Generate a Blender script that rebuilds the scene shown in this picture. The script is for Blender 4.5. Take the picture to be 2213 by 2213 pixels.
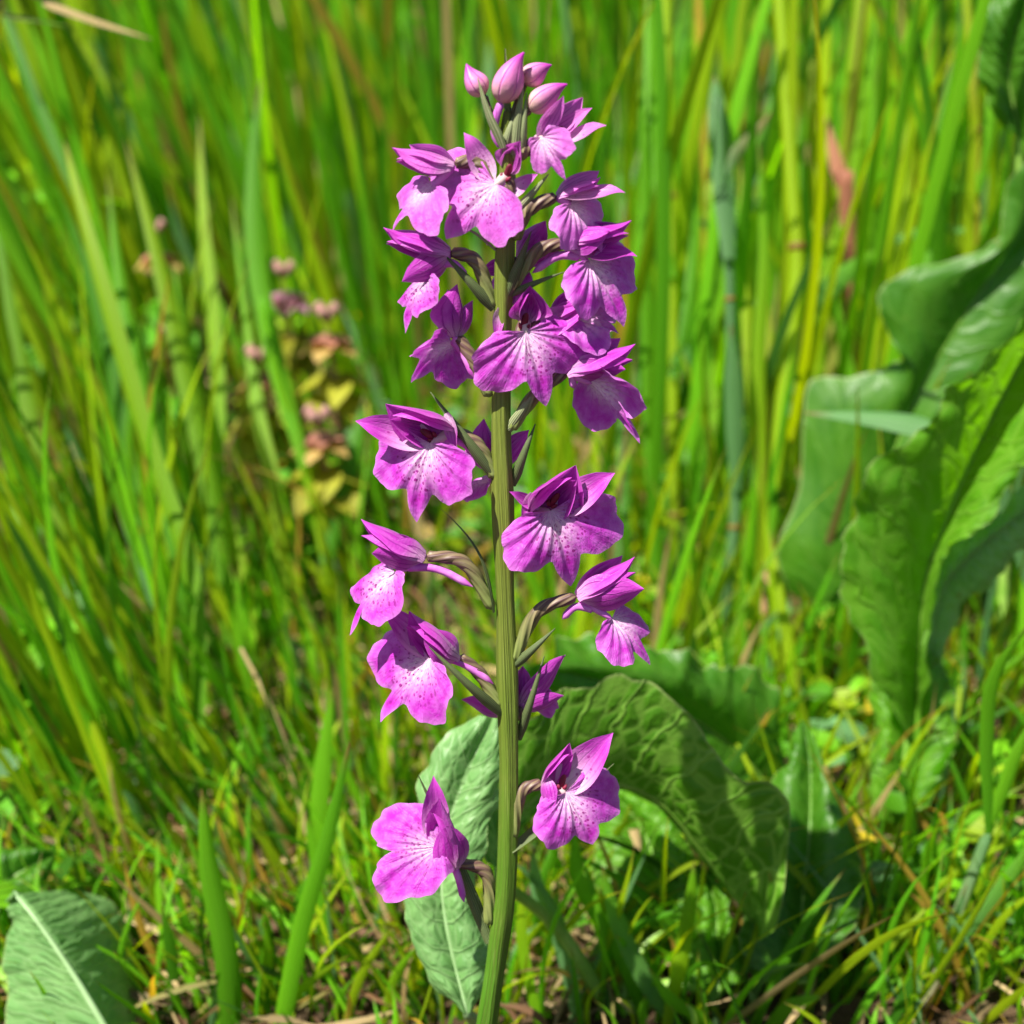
import bpy, math, random
import numpy as np
from mathutils import Vector, noise as mnoise

R = math.radians
random.seed(11)
rng = np.random.default_rng(5)
scene = bpy.context.scene
for o in list(bpy.data.objects):
    bpy.data.objects.remove(o)

# ------------------------------------------------------------------ camera
PITCH = R(24.0)
CAM = np.array([0.0, 0.0, 0.29])
HT = math.tan(R(18.4))
FW = np.array([0.0, math.cos(PITCH), -math.sin(PITCH)])
RT = np.array([1.0, 0.0, 0.0])
UP = np.array([0.0, math.sin(PITCH), math.cos(PITCH)])
cd = bpy.data.cameras.new('camera')
cam = bpy.data.objects.new('camera', cd)
scene.collection.objects.link(cam)
cam.location = CAM
cam.rotation_euler = (math.pi / 2 - PITCH, 0, 0)
cd.sensor_width = 36
cd.lens = 18 / HT
cd.clip_start = 0.01
cd.clip_end = 200
cd.dof.use_dof = True
cd.dof.focus_distance = 0.300
cd.dof.aperture_fstop = 13.5
scene.camera = cam

# ------------------------------------------------------------------ sky, sun, exposure
SUN_EL, SUN_AZ = R(61), R(-122)      # azimuth from +Y clockwise: high on the left
w = bpy.data.worlds.new('World')
scene.world = w
w.use_nodes = True
nt = w.node_tree
sky = nt.nodes.new('ShaderNodeTexSky')
sky.sky_type = 'NISHITA'
sky.sun_disc = False
sky.sun_elevation = SUN_EL
sky.sun_rotation = SUN_AZ
bg = nt.nodes['Background']
bg.inputs['Strength'].default_value = 0.05
nt.links.new(sky.outputs[0], bg.inputs[0])
sd = bpy.data.lights.new('sun', 'SUN')
sd.energy = 5.0
sd.angle = R(0.53)
sd.color = (1.0, 0.95, 0.86)
sun = bpy.data.objects.new('sun', sd)
scene.collection.objects.link(sun)
sdir = Vector((math.sin(SUN_AZ) * math.cos(SUN_EL), math.cos(SUN_AZ) * math.cos(SUN_EL), math.sin(SUN_EL)))
sun.rotation_euler = sdir.to_track_quat('Z', 'Y').to_euler()
sun.location = (0, 0, 3)
vs = scene.view_settings
vs.view_transform = 'Standard'
vs.look = 'None'
vs.exposure = 1.32
vs.gamma = 1.0

# ------------------------------------------------------------------ helpers
SZ = 2213.0
HZ = SZ / 2


def P(px, py, d):
    x = (px - HZ) / HZ * HT * d
    y = -(py - HZ) / HZ * HT * d
    return CAM + RT * x + UP * y + FW * d


def ray(px, py):
    return FW + RT * ((px - HZ) / HZ * HT) - UP * ((py - HZ) / HZ * HT)


def gdepth(px, py, z=0.0):
    r = ray(px, py)
    return (z - CAM[2]) / r[2]


def cdir(v):
    v = np.array(v, float)
    q = RT * v[0] + UP * v[1] - FW * v[2]
    return q / np.linalg.norm(q)


def nrm(v):
    v = np.asarray(v, float)
    return v / (np.linalg.norm(v) + 1e-12)


def project(p):
    q = p - CAM
    d = q @ FW
    return np.stack([HZ + (q @ RT) / d / HT * HZ, HZ - (q @ UP) / d / HT * HZ, d], -1)


PX = 2 * HT * 0.30 / SZ           # metres per photo pixel at the orchid


def odepth(py):
    Y = -(py - HZ) * PX
    return 0.30 - 0.25 * Y


def O(px, py, o=0.0):             # a point of the orchid; o = pixels towards the camera
    return P(px, py, odepth(py) - o * PX)


def gz(x, y):
    return 0.004 * mnoise.noise(Vector((x * 9, y * 9, 0.3))) + 0.006 * mnoise.noise(Vector((x * 2.5, y * 2.5, 4.3)))


def catmull(pts, n):
    pts = np.asarray(pts, float)
    k = len(pts)
    if k == 2:
        t = np.linspace(0, 1, n)[:, None]
        return pts[0] * (1 - t) + pts[1] * t
    ext = np.vstack([2 * pts[0] - pts[1], pts, 2 * pts[-1] - pts[-2]])
    t = np.linspace(0, k - 1 - 1e-9, n)
    i = t.astype(int)
    f = (t - i)[:, None]
    p0, p1, p2, p3 = ext[i], ext[i + 1], ext[i + 2], ext[i + 3]
    return 0.5 * (2 * p1 + (p2 - p0) * f + (2 * p0 - 5 * p1 + 4 * p2 - p3) * f ** 2 + (3 * p1 - p0 - 3 * p2 + p3) * f ** 3)


WORLD = {}


def link(o, parent, origin):
    scene.collection.objects.link(o)
    if parent is not None:
        o.parent = parent
        o.location = Vector(np.asarray(origin) - WORLD[parent.name])
    else:
        o.location = Vector(np.asarray(origin))
    WORLD[o.name] = np.asarray(origin, float).copy()
    return o


def tag(o, label=None, cat=None, group=None, kind=None):
    if label: o['label'] = label
    if cat: o['category'] = cat
    if group: o['group'] = group
    if kind: o['kind'] = kind
    return o


def empty(name, loc):
    o = bpy.data.objects.new(name, None)
    o.empty_display_size = 0.01
    return link(o, None, loc)


def meshobj(name, V, F, mat, parent=None, uv=None, col=None, origin=None, smooth=True):
    V = np.asarray(V, float)
    if origin is None:
        origin = V[int(np.argmin(V[:, 2]))] if parent is None else V.mean(0)
    me = bpy.data.meshes.new(name)
    nv = len(V)
    F = np.asarray(F, np.int32)
    nf, k = F.shape
    me.vertices.add(nv)
    me.vertices.foreach_set('co', (V - origin).astype(np.float32).ravel())
    me.loops.add(nf * k)
    me.loops.foreach_set('vertex_index', F.ravel())
    me.polygons.add(nf)
    me.polygons.foreach_set('loop_start', np.arange(0, nf * k, k, dtype=np.int32))
    me.polygons.foreach_set('use_smooth', np.full(nf, smooth))
    if uv is not None:
        l = me.uv_layers.new(name='UVMap')
        l.data.foreach_set('uv', np.asarray(uv, np.float32)[F.ravel()].ravel())
    if col is not None:
        a = me.color_attributes.new('col', 'FLOAT_COLOR', 'POINT')
        c = np.ones((nv, 4), np.float32)
        c[:, :3] = np.asarray(col, np.float32)[:, :3]
        a.data.foreach_set('color', c.ravel())
    me.update(calc_edges=True)
    me.validate()
    me.materials.append(mat)
    o = bpy.data.objects.new(name, me)
    return link(o, parent, origin)


def gridf(n, m, off=0):
    i, j = np.meshgrid(np.arange(n - 1), np.arange(m - 1), indexing='ij')
    a = (i * m + j).ravel() + off
    return np.stack([a, a + 1, a + m + 1, a + m], -1)


def frames(C):
    T = np.gradient(C, axis=0)
    T /= np.linalg.norm(T, axis=1)[:, None] + 1e-12
    ref = np.array([0.3, -0.8, 0.2])
    S = np.cross(T, ref)
    S /= np.linalg.norm(S, axis=1)[:, None] + 1e-12
    N = np.cross(S, T)
    return T, S, N


def tube(C, rad, sides=10, ribs=0, ribamp=0.0, twist=0.0, cap=True):
    C = np.asarray(C, float)
    n = len(C)
    rad = np.broadcast_to(np.asarray(rad, float), (n,))
    T, S, N = frames(C)
    a = np.linspace(0, 2 * math.pi, sides + 1)[:, ]
    t = np.linspace(0, 1, n)
    A = a[None, :] + twist * t[:, None]
    rr = rad[:, None] * (1 + ribamp * np.cos(ribs * a)[None, :]) if ribs else rad[:, None] * np.ones((1, sides + 1))
    V = C[:, None, :] + rr[..., None] * (np.cos(A)[..., None] * S[:, None, :] + np.sin(A)[..., None] * N[:, None, :])
    uv = np.stack(np.broadcast_arrays((a / (2 * math.pi))[None, :], t[:, None]), -1)
    V = V.reshape(-1, 3)
    uv = uv.reshape(-1, 2)
    F = gridf(n, sides + 1)
    if cap:
        m = sides + 1
        V = np.vstack([V, C[:1], C[-1:]])
        uv = np.vstack([uv, [[.5, 0]], [[.5, 1]]])
        j = np.arange(sides)
        c0 = np.stack([j + 1, j, np.full(sides, n * m), np.full(sides, n * m)], -1)
        c1 = np.stack([(n - 1) * m + j, (n - 1) * m + j + 1, np.full(sides, n * m + 1), np.full(sides, n * m + 1)], -1)
        # fold the caps into quads by collapsing (triangles as degenerate quads are dropped by validate) -> shrink ring instead
        V = V[:-2]
        uv = uv[:-2]
        V[:m] = C[0] + (V[:m] - C[0]) * 0.15
        V[(n - 1) * m:] = C[-1] + (V[(n - 1) * m:] - C[-1]) * 0.15
    return V, F, uv


# ------------------------------------------------------------------ materials
class NT:
    def __init__(self, name):
        self.m = bpy.data.materials.new(name)
        self.m.use_nodes = True
        self.t = self.m.node_tree
        self.t.nodes.clear()
        self.out = self.n('ShaderNodeOutputMaterial')

    def n(self, typ, **kw):
        x = self.t.nodes.new(typ)
        for k, v in kw.items():
            if k in ('operation', 'blend_type', 'data_type', 'attribute_name', 'feature', 'wave_type', 'bands_direction', 'attribute_type', 'distance', 'interpolation_type', 'clamp_factor', 'voronoi_dimensions', 'noise_dimensions'):
                setattr(x, k, v)
            else:
                x.inputs[k].default_value = v
        return x

    def l(self, a, b):
        self.t.links.new(a, b)

    def val(self, s, inp):
        if isinstance(s, (int, float)):
            inp.default_value = s
        else:
            self.l(s, inp)

    def math(self, op, a, b=0.0, c=None):
        x = self.n('ShaderNodeMath', operation=op)
        self.val(a, x.inputs[0])
        self.val(b, x.inputs[1])
        if c is not None:
            self.val(c, x.inputs[2])
        return x.outputs[0]

    def mix(self, f, a, b, blend='MIX'):
        x = self.n('ShaderNodeMix', data_type='RGBA', blend_type=blend)
        self.val(f, x.inputs[0])
        for s, i in ((a, 6), (b, 7)):
            if isinstance(s, tuple):
                x.inputs[i].default_value = (*s[:3], 1)
            else:
                self.l(s, x.inputs[i])
        return x.outputs[2]

    def ramp(self, f, lo, hi):
        x = self.n('ShaderNodeMapRange', interpolation_type='SMOOTHSTEP')
        self.val(f, x.inputs[0])
        x.inputs[1].default_value = lo
        x.inputs[2].default_value = hi
        return x.outputs[0]

    def uv(self):
        x = self.n('ShaderNodeUVMap')
        x.uv_map = 'UVMap'
        s = self.n('ShaderNodeSeparateXYZ')
        self.l(x.outputs[0], s.inputs[0])
        return x.outputs[0], s.outputs[0], s.outputs[1]

    def attr(self):
        x = self.n('ShaderNodeAttribute', attribute_name='col')
        return x.outputs['Color']

    def noise(self, vec, scale, detail=2.0, rough=0.5, dist=0.0):
        x = self.n('ShaderNodeTexNoise', Scale=scale, Detail=detail, Roughness=rough, Distortion=dist)
        if vec is not None:
            self.l(vec, x.inputs['Vector'])
        return x.outputs[0]

    def scale(self, vec, s):
        x = self.n('ShaderNodeMapping')
        self.l(vec, x.inputs['Vector'])
        x.inputs['Scale'].default_value = s
        return x.outputs[0]

    def obj(self):
        return self.n('ShaderNodeTexCoord').outputs['Object']

    def bump(self, h, strength, dist):
        x = self.n('ShaderNodeBump')
        x.inputs['Strength'].default_value = strength
        x.inputs['Distance'].default_value = dist
        self.l(h, x.inputs['Height'])
        return x.outputs[0]

    def finish(self, col, rough=0.45, spec=0.5, trans=0.0, tcol=None, normal=None, sheen=0.0, coat=0.0):
        p = self.n('ShaderNodeBsdfPrincipled')
        if isinstance(col, tuple):
            p.inputs['Base Color'].default_value = (*col, 1)
        else:
            self.l(col, p.inputs['Base Color'])
        self.val(rough, p.inputs['Roughness'])
        p.inputs['Specular IOR Level'].default_value = spec
        p.inputs['Sheen Weight'].default_value = sheen
        p.inputs['Coat Weight'].default_value = coat
        if normal is not None:
            self.l(normal, p.inputs['Normal'])
        if trans > 0:
            t = self.n('ShaderNodeBsdfTranslucent')
            if tcol is None:
                tcol = col
            if isinstance(tcol, tuple):
                t.inputs[0].default_value = (*tcol, 1)
            else:
                self.l(tcol, t.inputs[0])
            if normal is not None:
                self.l(normal, t.inputs['Normal'])
            mx = self.n('ShaderNodeMixShader')
            mx.inputs[0].default_value = trans
            self.l(p.outputs[0], mx.inputs[1])
            self.l(t.outputs[0], mx.inputs[2])
            self.l(mx.outputs[0], self.out.inputs[0])
        else:
            self.l(p.outputs[0], self.out.inputs[0])
        return self.m


def sep(M, c):
    s = M.n('ShaderNodeSeparateColor')
    M.l(c, s.inputs[0])
    return s.outputs


DEEP = (0.30, 0.006, 0.29)
MAG = (0.43, 0.010, 0.39)
LILAC = (0.56, 0.10, 0.53)
PALE = (0.80, 0.58, 0.72)


def petal_material(name, inner):
    # col.r = pallor of the flower (young flowers at the top are paler), col.g = random
    M = NT(name)
    uv, u, v = M.uv()
    c = sep(M, M.attr())
    nz = M.noise(M.scale(uv, (3.0, 1.2, 1)), 2.2, 3)
    wob = M.noise(M.scale(uv, (1.0, 2.0, 1)), 2.0, 2)
    uu = M.math('ADD', u, M.math('MULTIPLY', M.math('SUBTRACT', wob, 0.5), 0.12))
    ln = M.math('ABSOLUTE', M.math('SINE', M.math('MULTIPLY', uu, 18.0)))
    vein = M.math('SUBTRACT', 1.0, M.ramp(ln, 0.05, 0.40))
    vein = M.math('MULTIPLY', vein, M.math('SUBTRACT', 1.0, M.ramp(v, 0.55, 0.95)))
    base = M.mix(M.ramp(nz, 0.3, 0.75), MAG, LILAC)
    base = M.mix(M.math('MULTIPLY', c[0], 0.8), base, (0.72, 0.26, 0.62))
    tip = M.ramp(v, 0.62, 1.0)
    base = M.mix(M.math('MULTIPLY', tip, 0.55), base, (0.58, 0.05, 0.54))
    pal = M.math('SUBTRACT', 1.0, M.ramp(v, 0.02, 0.75 if inner else 0.35))
    edge = M.math('ABSOLUTE', M.math('SUBTRACT', u, 0.5))
    if inner:
        base = M.mix(M.math('MULTIPLY', pal, 0.9), base, PALE)
        vo = M.n('ShaderNodeTexVoronoi', Scale=1.0)
        M.l(M.scale(uv, (6, 11, 1)), vo.inputs['Vector'])
        sp = M.math('SUBTRACT', 1.0, M.ramp(vo.outputs['Distance'], 0.16, 0.30))
        sp = M.math('MULTIPLY', sp, M.math('SUBTRACT', 1.0, M.ramp(edge, 0.25, 0.42)))
        sp = M.math('MULTIPLY', sp, M.math('MULTIPLY', M.ramp(v, 0.12, 0.25), M.math('SUBTRACT', 1.0, M.ramp(v, 0.55, 0.75))))
        base = M.mix(M.math('MULTIPLY', sp, 0.75), base, (0.30, 0.01, 0.22))
        base = M.mix(M.math('MULTIPLY', vein, 0.25), base, DEEP)
    else:
        base = M.mix(M.math('MULTIPLY', pal, 0.55), base, PALE)
        base = M.mix(M.math('MULTIPLY', vein, 0.8), base, DEEP)
    rim = M.ramp(edge, 0.42, 0.5)
    base = M.mix(M.math('MULTIPLY', rim, 0.35), base, LILAC)
    h = M.math('ADD', M.math('MULTIPLY', vein, -0.6), M.noise(M.scale(uv, (12, 22, 1)), 1.0, 3))
    nb = M.bump(h, 0.35, 0.0004)
    return M.finish(base, rough=0.42, spec=0.35, trans=0.40, normal=nb, sheen=0.15)


def lip_material():
    # uv = position on the lip in units of its length, throat at (0.5, 0)
    M = NT('lip_petal')
    uv, u, v = M.uv()
    c = sep(M, M.attr())
    x = M.math('SUBTRACT', u, 0.5)
    r = M.math('SQRT', M.math('ADD', M.math('MULTIPLY', x, x), M.math('MULTIPLY', v, v)))
    a = M.math('ARCTAN2', x, M.math('ADD', v, 0.02))
    nz = M.noise(uv, 5.0, 4, 0.6)
    base = M.mix(M.ramp(nz, 0.32, 0.7), (0.46, 0.012, 0.44), (0.55, 0.10, 0.57))
    base = M.mix(M.math('MULTIPLY', c[0], 0.75), base, (0.62, 0.19, 0.57))
    # stripes that run out from the throat
    pol = M.n('ShaderNodeCombineXYZ')
    M.l(M.math('MULTIPLY', a, 5.2), pol.inputs[0])
    M.l(M.math('MULTIPLY', r, 9.0), pol.inputs[1])
    pale = M.math('SUBTRACT', 1.0, M.ramp(M.math('ADD', r, M.math('MULTIPLY', M.math('ABSOLUTE', a), 0.28)), 0.14, 0.78))
    pale = M.math('MULTIPLY', pale, M.ramp(M.noise(pol.outputs[0], 1.7, 3), 0.15, 0.62))
    base = M.mix(pale, base, (0.84, 0.60, 0.78))
    # spots and dashes
    vo = M.n('ShaderNodeTexVoronoi', Scale=1.0, Randomness=0.85)
    pol2 = M.n('ShaderNodeCombineXYZ')
    M.l(M.math('MULTIPLY', a, 10.5), pol2.inputs[0])
    M.l(M.math('MULTIPLY', M.math('POWER', r, 0.7), 18.0), pol2.inputs[1])
    M.l(pol2.outputs[0], vo.inputs['Vector'])
    sp = M.math('SUBTRACT', 1.0, M.ramp(vo.outputs['Distance'], 0.24, 0.40))
    msk = M.math('MULTIPLY', M.ramp(r, 0.10, 0.2), M.math('SUBTRACT', 1.0, M.ramp(M.math('ADD', r, M.math('MULTIPLY', M.math('ABSOLUTE', a), 0.22)), 0.60, 0.95)))
    msk = M.math('MULTIPLY', msk, M.ramp(c[1], 0.0, 1.0))
    base = M.mix(M.math('MULTIPLY', sp, M.math('MULTIPLY', msk, 0.95)), base, (0.27, 0.002, 0.20))
    base = M.mix(M.math('MULTIPLY', M.ramp(c[2], 0.86, 1.0), 0.45), base, (0.66, 0.26, 0.66))
    # fine radial veins
    st = M.noise(M.scale(pol.outputs[0], (4.0, 0.35, 1)), 2.0, 3)
    base = M.mix(M.math('MULTIPLY', M.ramp(st, 0.52, 0.72), 0.2), base, (0.44, 0.02, 0.44))
    h = M.math('ADD', st, M.math('MULTIPLY', nz, 1.4))
    h = M.math('ADD', h, M.math('MULTIPLY', M.noise(uv, 14.0, 2), 0.5))
    wr = M.noise(M.scale(uv, (9.0, 5.0, 1)), 1.0, 4, 0.62, 1.2)
    h = M.math('ADD', h, M.math('MULTIPLY', wr, 1.0))
    nb = M.bump(h, 0.45, 0.0005)
    return M.finish(base, rough=0.42, spec=0.35, trans=0.36, normal=nb, sheen=0.15)


def stripe_material(name, c1, c2, freq, rough=0.5, trans=0.0, c3=None, twist=0.0):
    M = NT(name)
    uv, u, v = M.uv()
    a = M.math('ADD', u, M.math('MULTIPLY', v, twist))
    s = M.math('SINE', M.math('MULTIPLY', a, freq * 2 * math.pi))
    nz = M.noise(M.obj(), 320.0, 4)
    f = M.ramp(M.math('ADD', s, M.math('MULTIPLY', M.math('SUBTRACT', nz, 0.5), 1.6)), -0.6, 0.9)
    col = M.mix(f, c1, c2)
    if c3 is not None:
        col = M.mix(M.ramp(M.math('ADD', v, M.math('MULTIPLY', nz, 0.3)), 0.15, 0.85), c3, col)
    nb = M.bump(M.math('ADD', M.math('MULTIPLY', s, 0.6), nz), 0.35, 0.0004)
    return M.finish(col, rough=rough, spec=0.4, trans=trans, normal=nb)


def leaf_material(name, c1, c2, veincol, tcol, trans=0.35, rough=0.46, veinmix=0.5, relief=0.8, net=1.0):
    # uv: u across 0..1 (midrib at 0.5), v along
    M = NT(name)
    uv, u, v = M.uv()
    ob = M.obj()
    nz = M.noise(ob, 60.0, 4, 0.6)
    col = M.mix(M.ramp(nz, 0.3, 0.72), c1, c2)
    x = M.math('ABSOLUTE', M.math('SUBTRACT', u, 0.5))
    wob = M.noise(ob, 110.0, 2)
    ph = M.math('SUBTRACT', M.math('MULTIPLY', v, 11.0), M.math('MULTIPLY', M.math('POWER', x, 1.25), 3.2))
    ph = M.math('ADD', ph, M.math('MULTIPLY', wob, 0.75))
    tri = M.math('ABSOLUTE', M.math('SUBTRACT', M.math('FRACT', ph), 0.5))
    v1 = M.math('SUBTRACT', 1.0, M.ramp(tri, 0.012, 0.07))
    vo = M.n('ShaderNodeTexVoronoi', feature='DISTANCE_TO_EDGE', Scale=1.0)
    cmb = M.n('ShaderNodeCombineXYZ')
    M.l(M.math('MULTIPLY', ph, 1.5 * net), cmb.inputs[0])
    M.l(M.math('MULTIPLY', x, 6.5 * net), cmb.inputs[1])
    M.l(cmb.outputs[0], vo.inputs['Vector'])
    v2 = M.math('SUBTRACT', 1.0, M.ramp(vo.outputs['Distance'], 0.02, 0.15))
    mid = M.math('SUBTRACT', 1.0, M.ramp(x, 0.008, 0.022))
    vein = M.math('MAXIMUM', M.math('MAXIMUM', v1, M.math('MULTIPLY', v2, 0.75)), mid)
    vm = M.math('MULTIPLY', vein, veinmix)
    col = M.mix(vm, col, veincol)
    rim = M.ramp(x, 0.485, 0.5)
    col = M.mix(M.math('MULTIPLY', rim, 0.7), col, (0.30, 0.36, 0.13))
    # small brown blemishes
    bl = M.ramp(M.noise(ob, 190.0, 3), 0.70, 0.76)
    col = M.mix(M.math('MULTIPLY', bl, 0.7), col, (0.22, 0.12, 0.03))
    tc = M.mix(vm, tcol, veincol)
    quilt = M.ramp(vo.outputs['Distance'], 0.0, 0.45)
    h = M.math('ADD', M.math('MULTIPLY', quilt, 1.0), M.math('ADD', M.math('MULTIPLY', v1, 0.8), M.math('MULTIPLY', M.noise(ob, 900.0, 2), 0.25)))
    nb = M.bump(h, relief, 0.0015)
    return M.finish(col, rough=rough, spec=0.38, trans=trans, tcol=tc, normal=nb)


def grass_material(name, trans=0.55, rough=0.5):
    M = NT(name)
    uv, u, v = M.uv()
    col = M.attr()
    st = M.noise(M.scale(uv, (14, 1.2, 1)), 1.5, 2)
    c = M.mix(M.math('MULTIPLY', M.ramp(st, 0.35, 0.7), 0.35), col, M.mix(1.0, col, (1.5, 1.35, 1.1), 'MULTIPLY'))
    t = M.mix(1.0, c, (2.1, 1.8, 0.4), 'MULTIPLY')
    h = M.math('SINE', M.math('MULTIPLY', u, 40.0))
    nb = M.bump(h, 0.25, 0.0003)
    return M.finish(c, rough=rough, spec=0.28, trans=trans, tcol=t, normal=nb)


def ground_material():
    M = NT('soil')
    ob = M.obj()
    n1 = M.noise(ob, 14.0, 6, 0.65)
    n2 = M.noise(ob, 90.0, 5, 0.7)
    c = M.mix(M.ramp(n1, 0.3, 0.7), (0.035, 0.022, 0.012), (0.10, 0.065, 0.035))
    c = M.mix(M.ramp(n2, 0.5, 0.75), c, (0.17, 0.12, 0.07))
    nb = M.bump(M.math('ADD', n1, n2), 1.0, 0.01)
    return M.finish(c, rough=0.95, spec=0.1, normal=nb)


def plain(name, c1, c2, scale=200.0, rough=0.5, trans=0.0, spec=0.4):
    M = NT(name)
    nz = M.noise(M.obj(), scale, 3)
    c = M.mix(M.ramp(nz, 0.3, 0.7), c1, c2)
    return M.finish(c, rough=rough, spec=spec, trans=trans, normal=M.bump(nz, 0.3, 0.0005))


MAT = {}
MAT['sepal'] = petal_material('sepal_magenta', False)
MAT['sepal_in'] = petal_material('sepal_pale_inside', True)
MAT['lip'] = lip_material()
def stem_material():
    M = NT('orchid_stem_green')
    uv, u, v = M.uv()
    ob = M.obj()
    n1 = M.noise(ob, 70.0, 4, 0.6)
    n2 = M.noise(M.scale(uv, (60, 30, 1)), 1.0, 4)
    st = M.noise(M.scale(uv, (26, 3.5, 1)), 1.0, 3)
    up = M.ramp(M.math('ADD', v, M.math('MULTIPLY', M.math('SUBTRACT', n1, 0.5), 0.3)), 0.12, 0.55)
    c = M.mix(up, (0.050, 0.15, 0.006), (0.135, 0.17, 0.022))
    c = M.mix(M.math('MULTIPLY', M.ramp(st, 0.42, 0.65), 0.55), c, (0.060, 0.085, 0.010))
    c = M.mix(M.math('MULTIPLY', M.ramp(n2, 0.55, 0.75), 0.35), c, (0.26, 0.28, 0.09))
    brn = M.math('MULTIPLY', M.ramp(n1, 0.55, 0.75), M.ramp(v, 0.55, 0.9))
    c = M.mix(M.math('MULTIPLY', brn, 0.55), c, (0.13, 0.075, 0.045))
    nb = M.bump(M.math('ADD', M.math('MULTIPLY', st, 1.6), n2), 0.55, 0.0007)
    return M.finish(c, rough=0.48, spec=0.35, normal=nb)


MAT['stem'] = stem_material()
MAT['ovary'] = stripe_material('ovary_brown_green', (0.085, 0.042, 0.038), (0.165, 0.115, 0.065), 6, rough=0.5, c3=(0.16, 0.20, 0.05))
MAT['bract'] = stripe_material('bract_olive', (0.060, 0.085, 0.030), (0.13, 0.17, 0.06), 7, rough=0.5, trans=0.2)
MAT['bract_young'] = stripe_material('bract_grey_green', (0.15, 0.19, 0.075), (0.30, 0.32, 0.17), 5, rough=0.55, trans=0.2)
MAT['spur'] = plain('spur_pink', (0.50, 0.07, 0.47), (0.66, 0.24, 0.62), 300, trans=0.2)
MAT['column'] = plain('column_crimson', (0.07, 0.001, 0.012), (0.20, 0.004, 0.035), 500, rough=0.6)
MAT['throat'] = plain('throat_cream', (0.48, 0.28, 0.36), (0.58, 0.44, 0.42), 400, trans=0.2)
def bud_material():
    M = NT('bud_pink')
    uv, u, v = M.uv()
    c = sep(M, M.attr())
    nz = M.noise(M.obj(), 260.0, 4)
    vv = M.math('ADD', v, M.math('MULTIPLY', M.math('SUBTRACT', nz, 0.5), 0.35))
    col = M.mix(M.ramp(vv, 0.05, 0.55), (0.62, 0.42, 0.36), (0.62, 0.20, 0.44))
    col = M.mix(M.ramp(vv, 0.55, 1.0), col, (0.45, 0.02, 0.38))
    ln = M.math('ABSOLUTE', M.math('SINE', M.math('ADD', M.math('MULTIPLY', u, 18.85), M.math('MULTIPLY', nz, 0.8))))
    vein = M.math('SUBTRACT', 1.0, M.ramp(ln, 0.0, 0.30))
    col = M.mix(M.math('MULTIPLY', vein, 0.55), col, (0.42, 0.02, 0.34))
    col = M.mix(M.math('MULTIPLY', M.math('SUBTRACT', 1.0, c[0]), 0.6), col, (0.50, 0.05, 0.36))
    return M.finish(col, rough=0.45, spec=0.35, trans=0.2, normal=M.bump(M.math('SUBTRACT', nz, M.math('MULTIPLY', vein, 0.8)), 0.5, 0.0006))


MAT['bud'] = bud_material()
MAT['dock'] = leaf_material('dock_leaf', (0.055, 0.19, 0.004), (0.10, 0.28, 0.008), (0.20, 0.40, 0.04), (0.20, 0.52, 0.004), trans=0.45, veinmix=0.42, relief=0.5)
MAT['dock_near'] = leaf_material('dock_leaf_netted', (0.042, 0.145, 0.004), (0.075, 0.21, 0.008), (0.20, 0.38, 0.05), (0.09, 0.32, 0.003), trans=0.30, veinmix=0.75, relief=0.4, net=1.4)
MAT['dock_pale'] = leaf_material('dock_leaf_glaucous', (0.11, 0.26, 0.07), (0.18, 0.36, 0.11), (0.28, 0.44, 0.18), (0.16, 0.42, 0.04), rough=0.45, veinmix=0.35, relief=0.35, net=1.2)
MAT['dock_shade_dark'] = leaf_material('dock_leaf_shade_dark', (0.030, 0.12, 0.003), (0.055, 0.175, 0.006), (0.11, 0.25, 0.025), (0.08, 0.34, 0.002), trans=0.36, veinmix=0.3, relief=0.3)  # darker copy of the dock green: shade on turned-away leaves put into the colour
MAT['grass'] = grass_material('grass_blade')
MAT['straw'] = grass_material('dry_straw', trans=0.15, rough=0.6)
MAT['soil'] = ground_material()
MAT['rib'] = plain('leaf_midrib', (0.14, 0.30, 0.03), (0.24, 0.40, 0.07), 150, rough=0.4, trans=0.1)
MAT['rib_pale'] = plain('leaf_midrib_pale', (0.20, 0.34, 0.13), (0.27, 0.42, 0.19), 150, rough=0.45, trans=0.1)
MAT['nettle_pink'] = plain('deadnettle_pink', (0.36, 0.17, 0.16), (0.42, 0.25, 0.20), 150, trans=0.3)
MAT['weed'] = grass_material('weed_leaf', trans=0.35)

# ------------------------------------------------------------------ the ground
n = 140
gx = np.linspace(-1, 1, n)
gxs = np.sign(gx) * np.abs(gx) ** 2.2 * 60
gys = np.linspace(0, 1, n) ** 2.4 * 120 - 0.6
V = np.array([[x, y, gz(x, y) if abs(x) < 6 and y < 8 else 0.0] for x in gxs for y in gys])
ground = meshobj('ground', V, gridf(n, n)[:, ::-1], MAT['soil'], origin=np.zeros(3))
tag(ground, kind='structure')

# ------------------------------------------------------------------ the orchid
orchid_base = O(1045, 2213, 0)
orchid_base = np.array([orchid_base[0] - 0.006, orchid_base[1] - 0.002, 0.0])
orchid = empty('orchid', orchid_base)
tag(orchid, 'single tall magenta orchid spike with spotted flowers and pink buds on a green stem', 'orchid')
stem_px = [(1052, 2206), (1075, 2054), (1094, 1907), (1100, 1687), (1098, 1500), (1092, 1281), (1086, 1080), (1082, 895), (1086, 700), (1092, 520), (1096, 380), (1094, 290), (1096, 235)]
stem_r = [24, 23, 23.5, 21, 24, 20, 24, 20, 19, 19.5, 15, 12, 6]
sp = [orchid_base - np.array([0, 0, 0.006]), orchid_base * 0.5 + O(1052, 2206) * 0.5] + [O(*q) for q in stem_px]
sr = np.array([26, 25] + stem_r) * PX
C = catmull(sp, 120)
rr = catmull(np.array(sr)[:, None], 120)[:, 0]
rr = rr * (1 + 0.03 * np.sin(np.linspace(0, 60, 120)))
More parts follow.
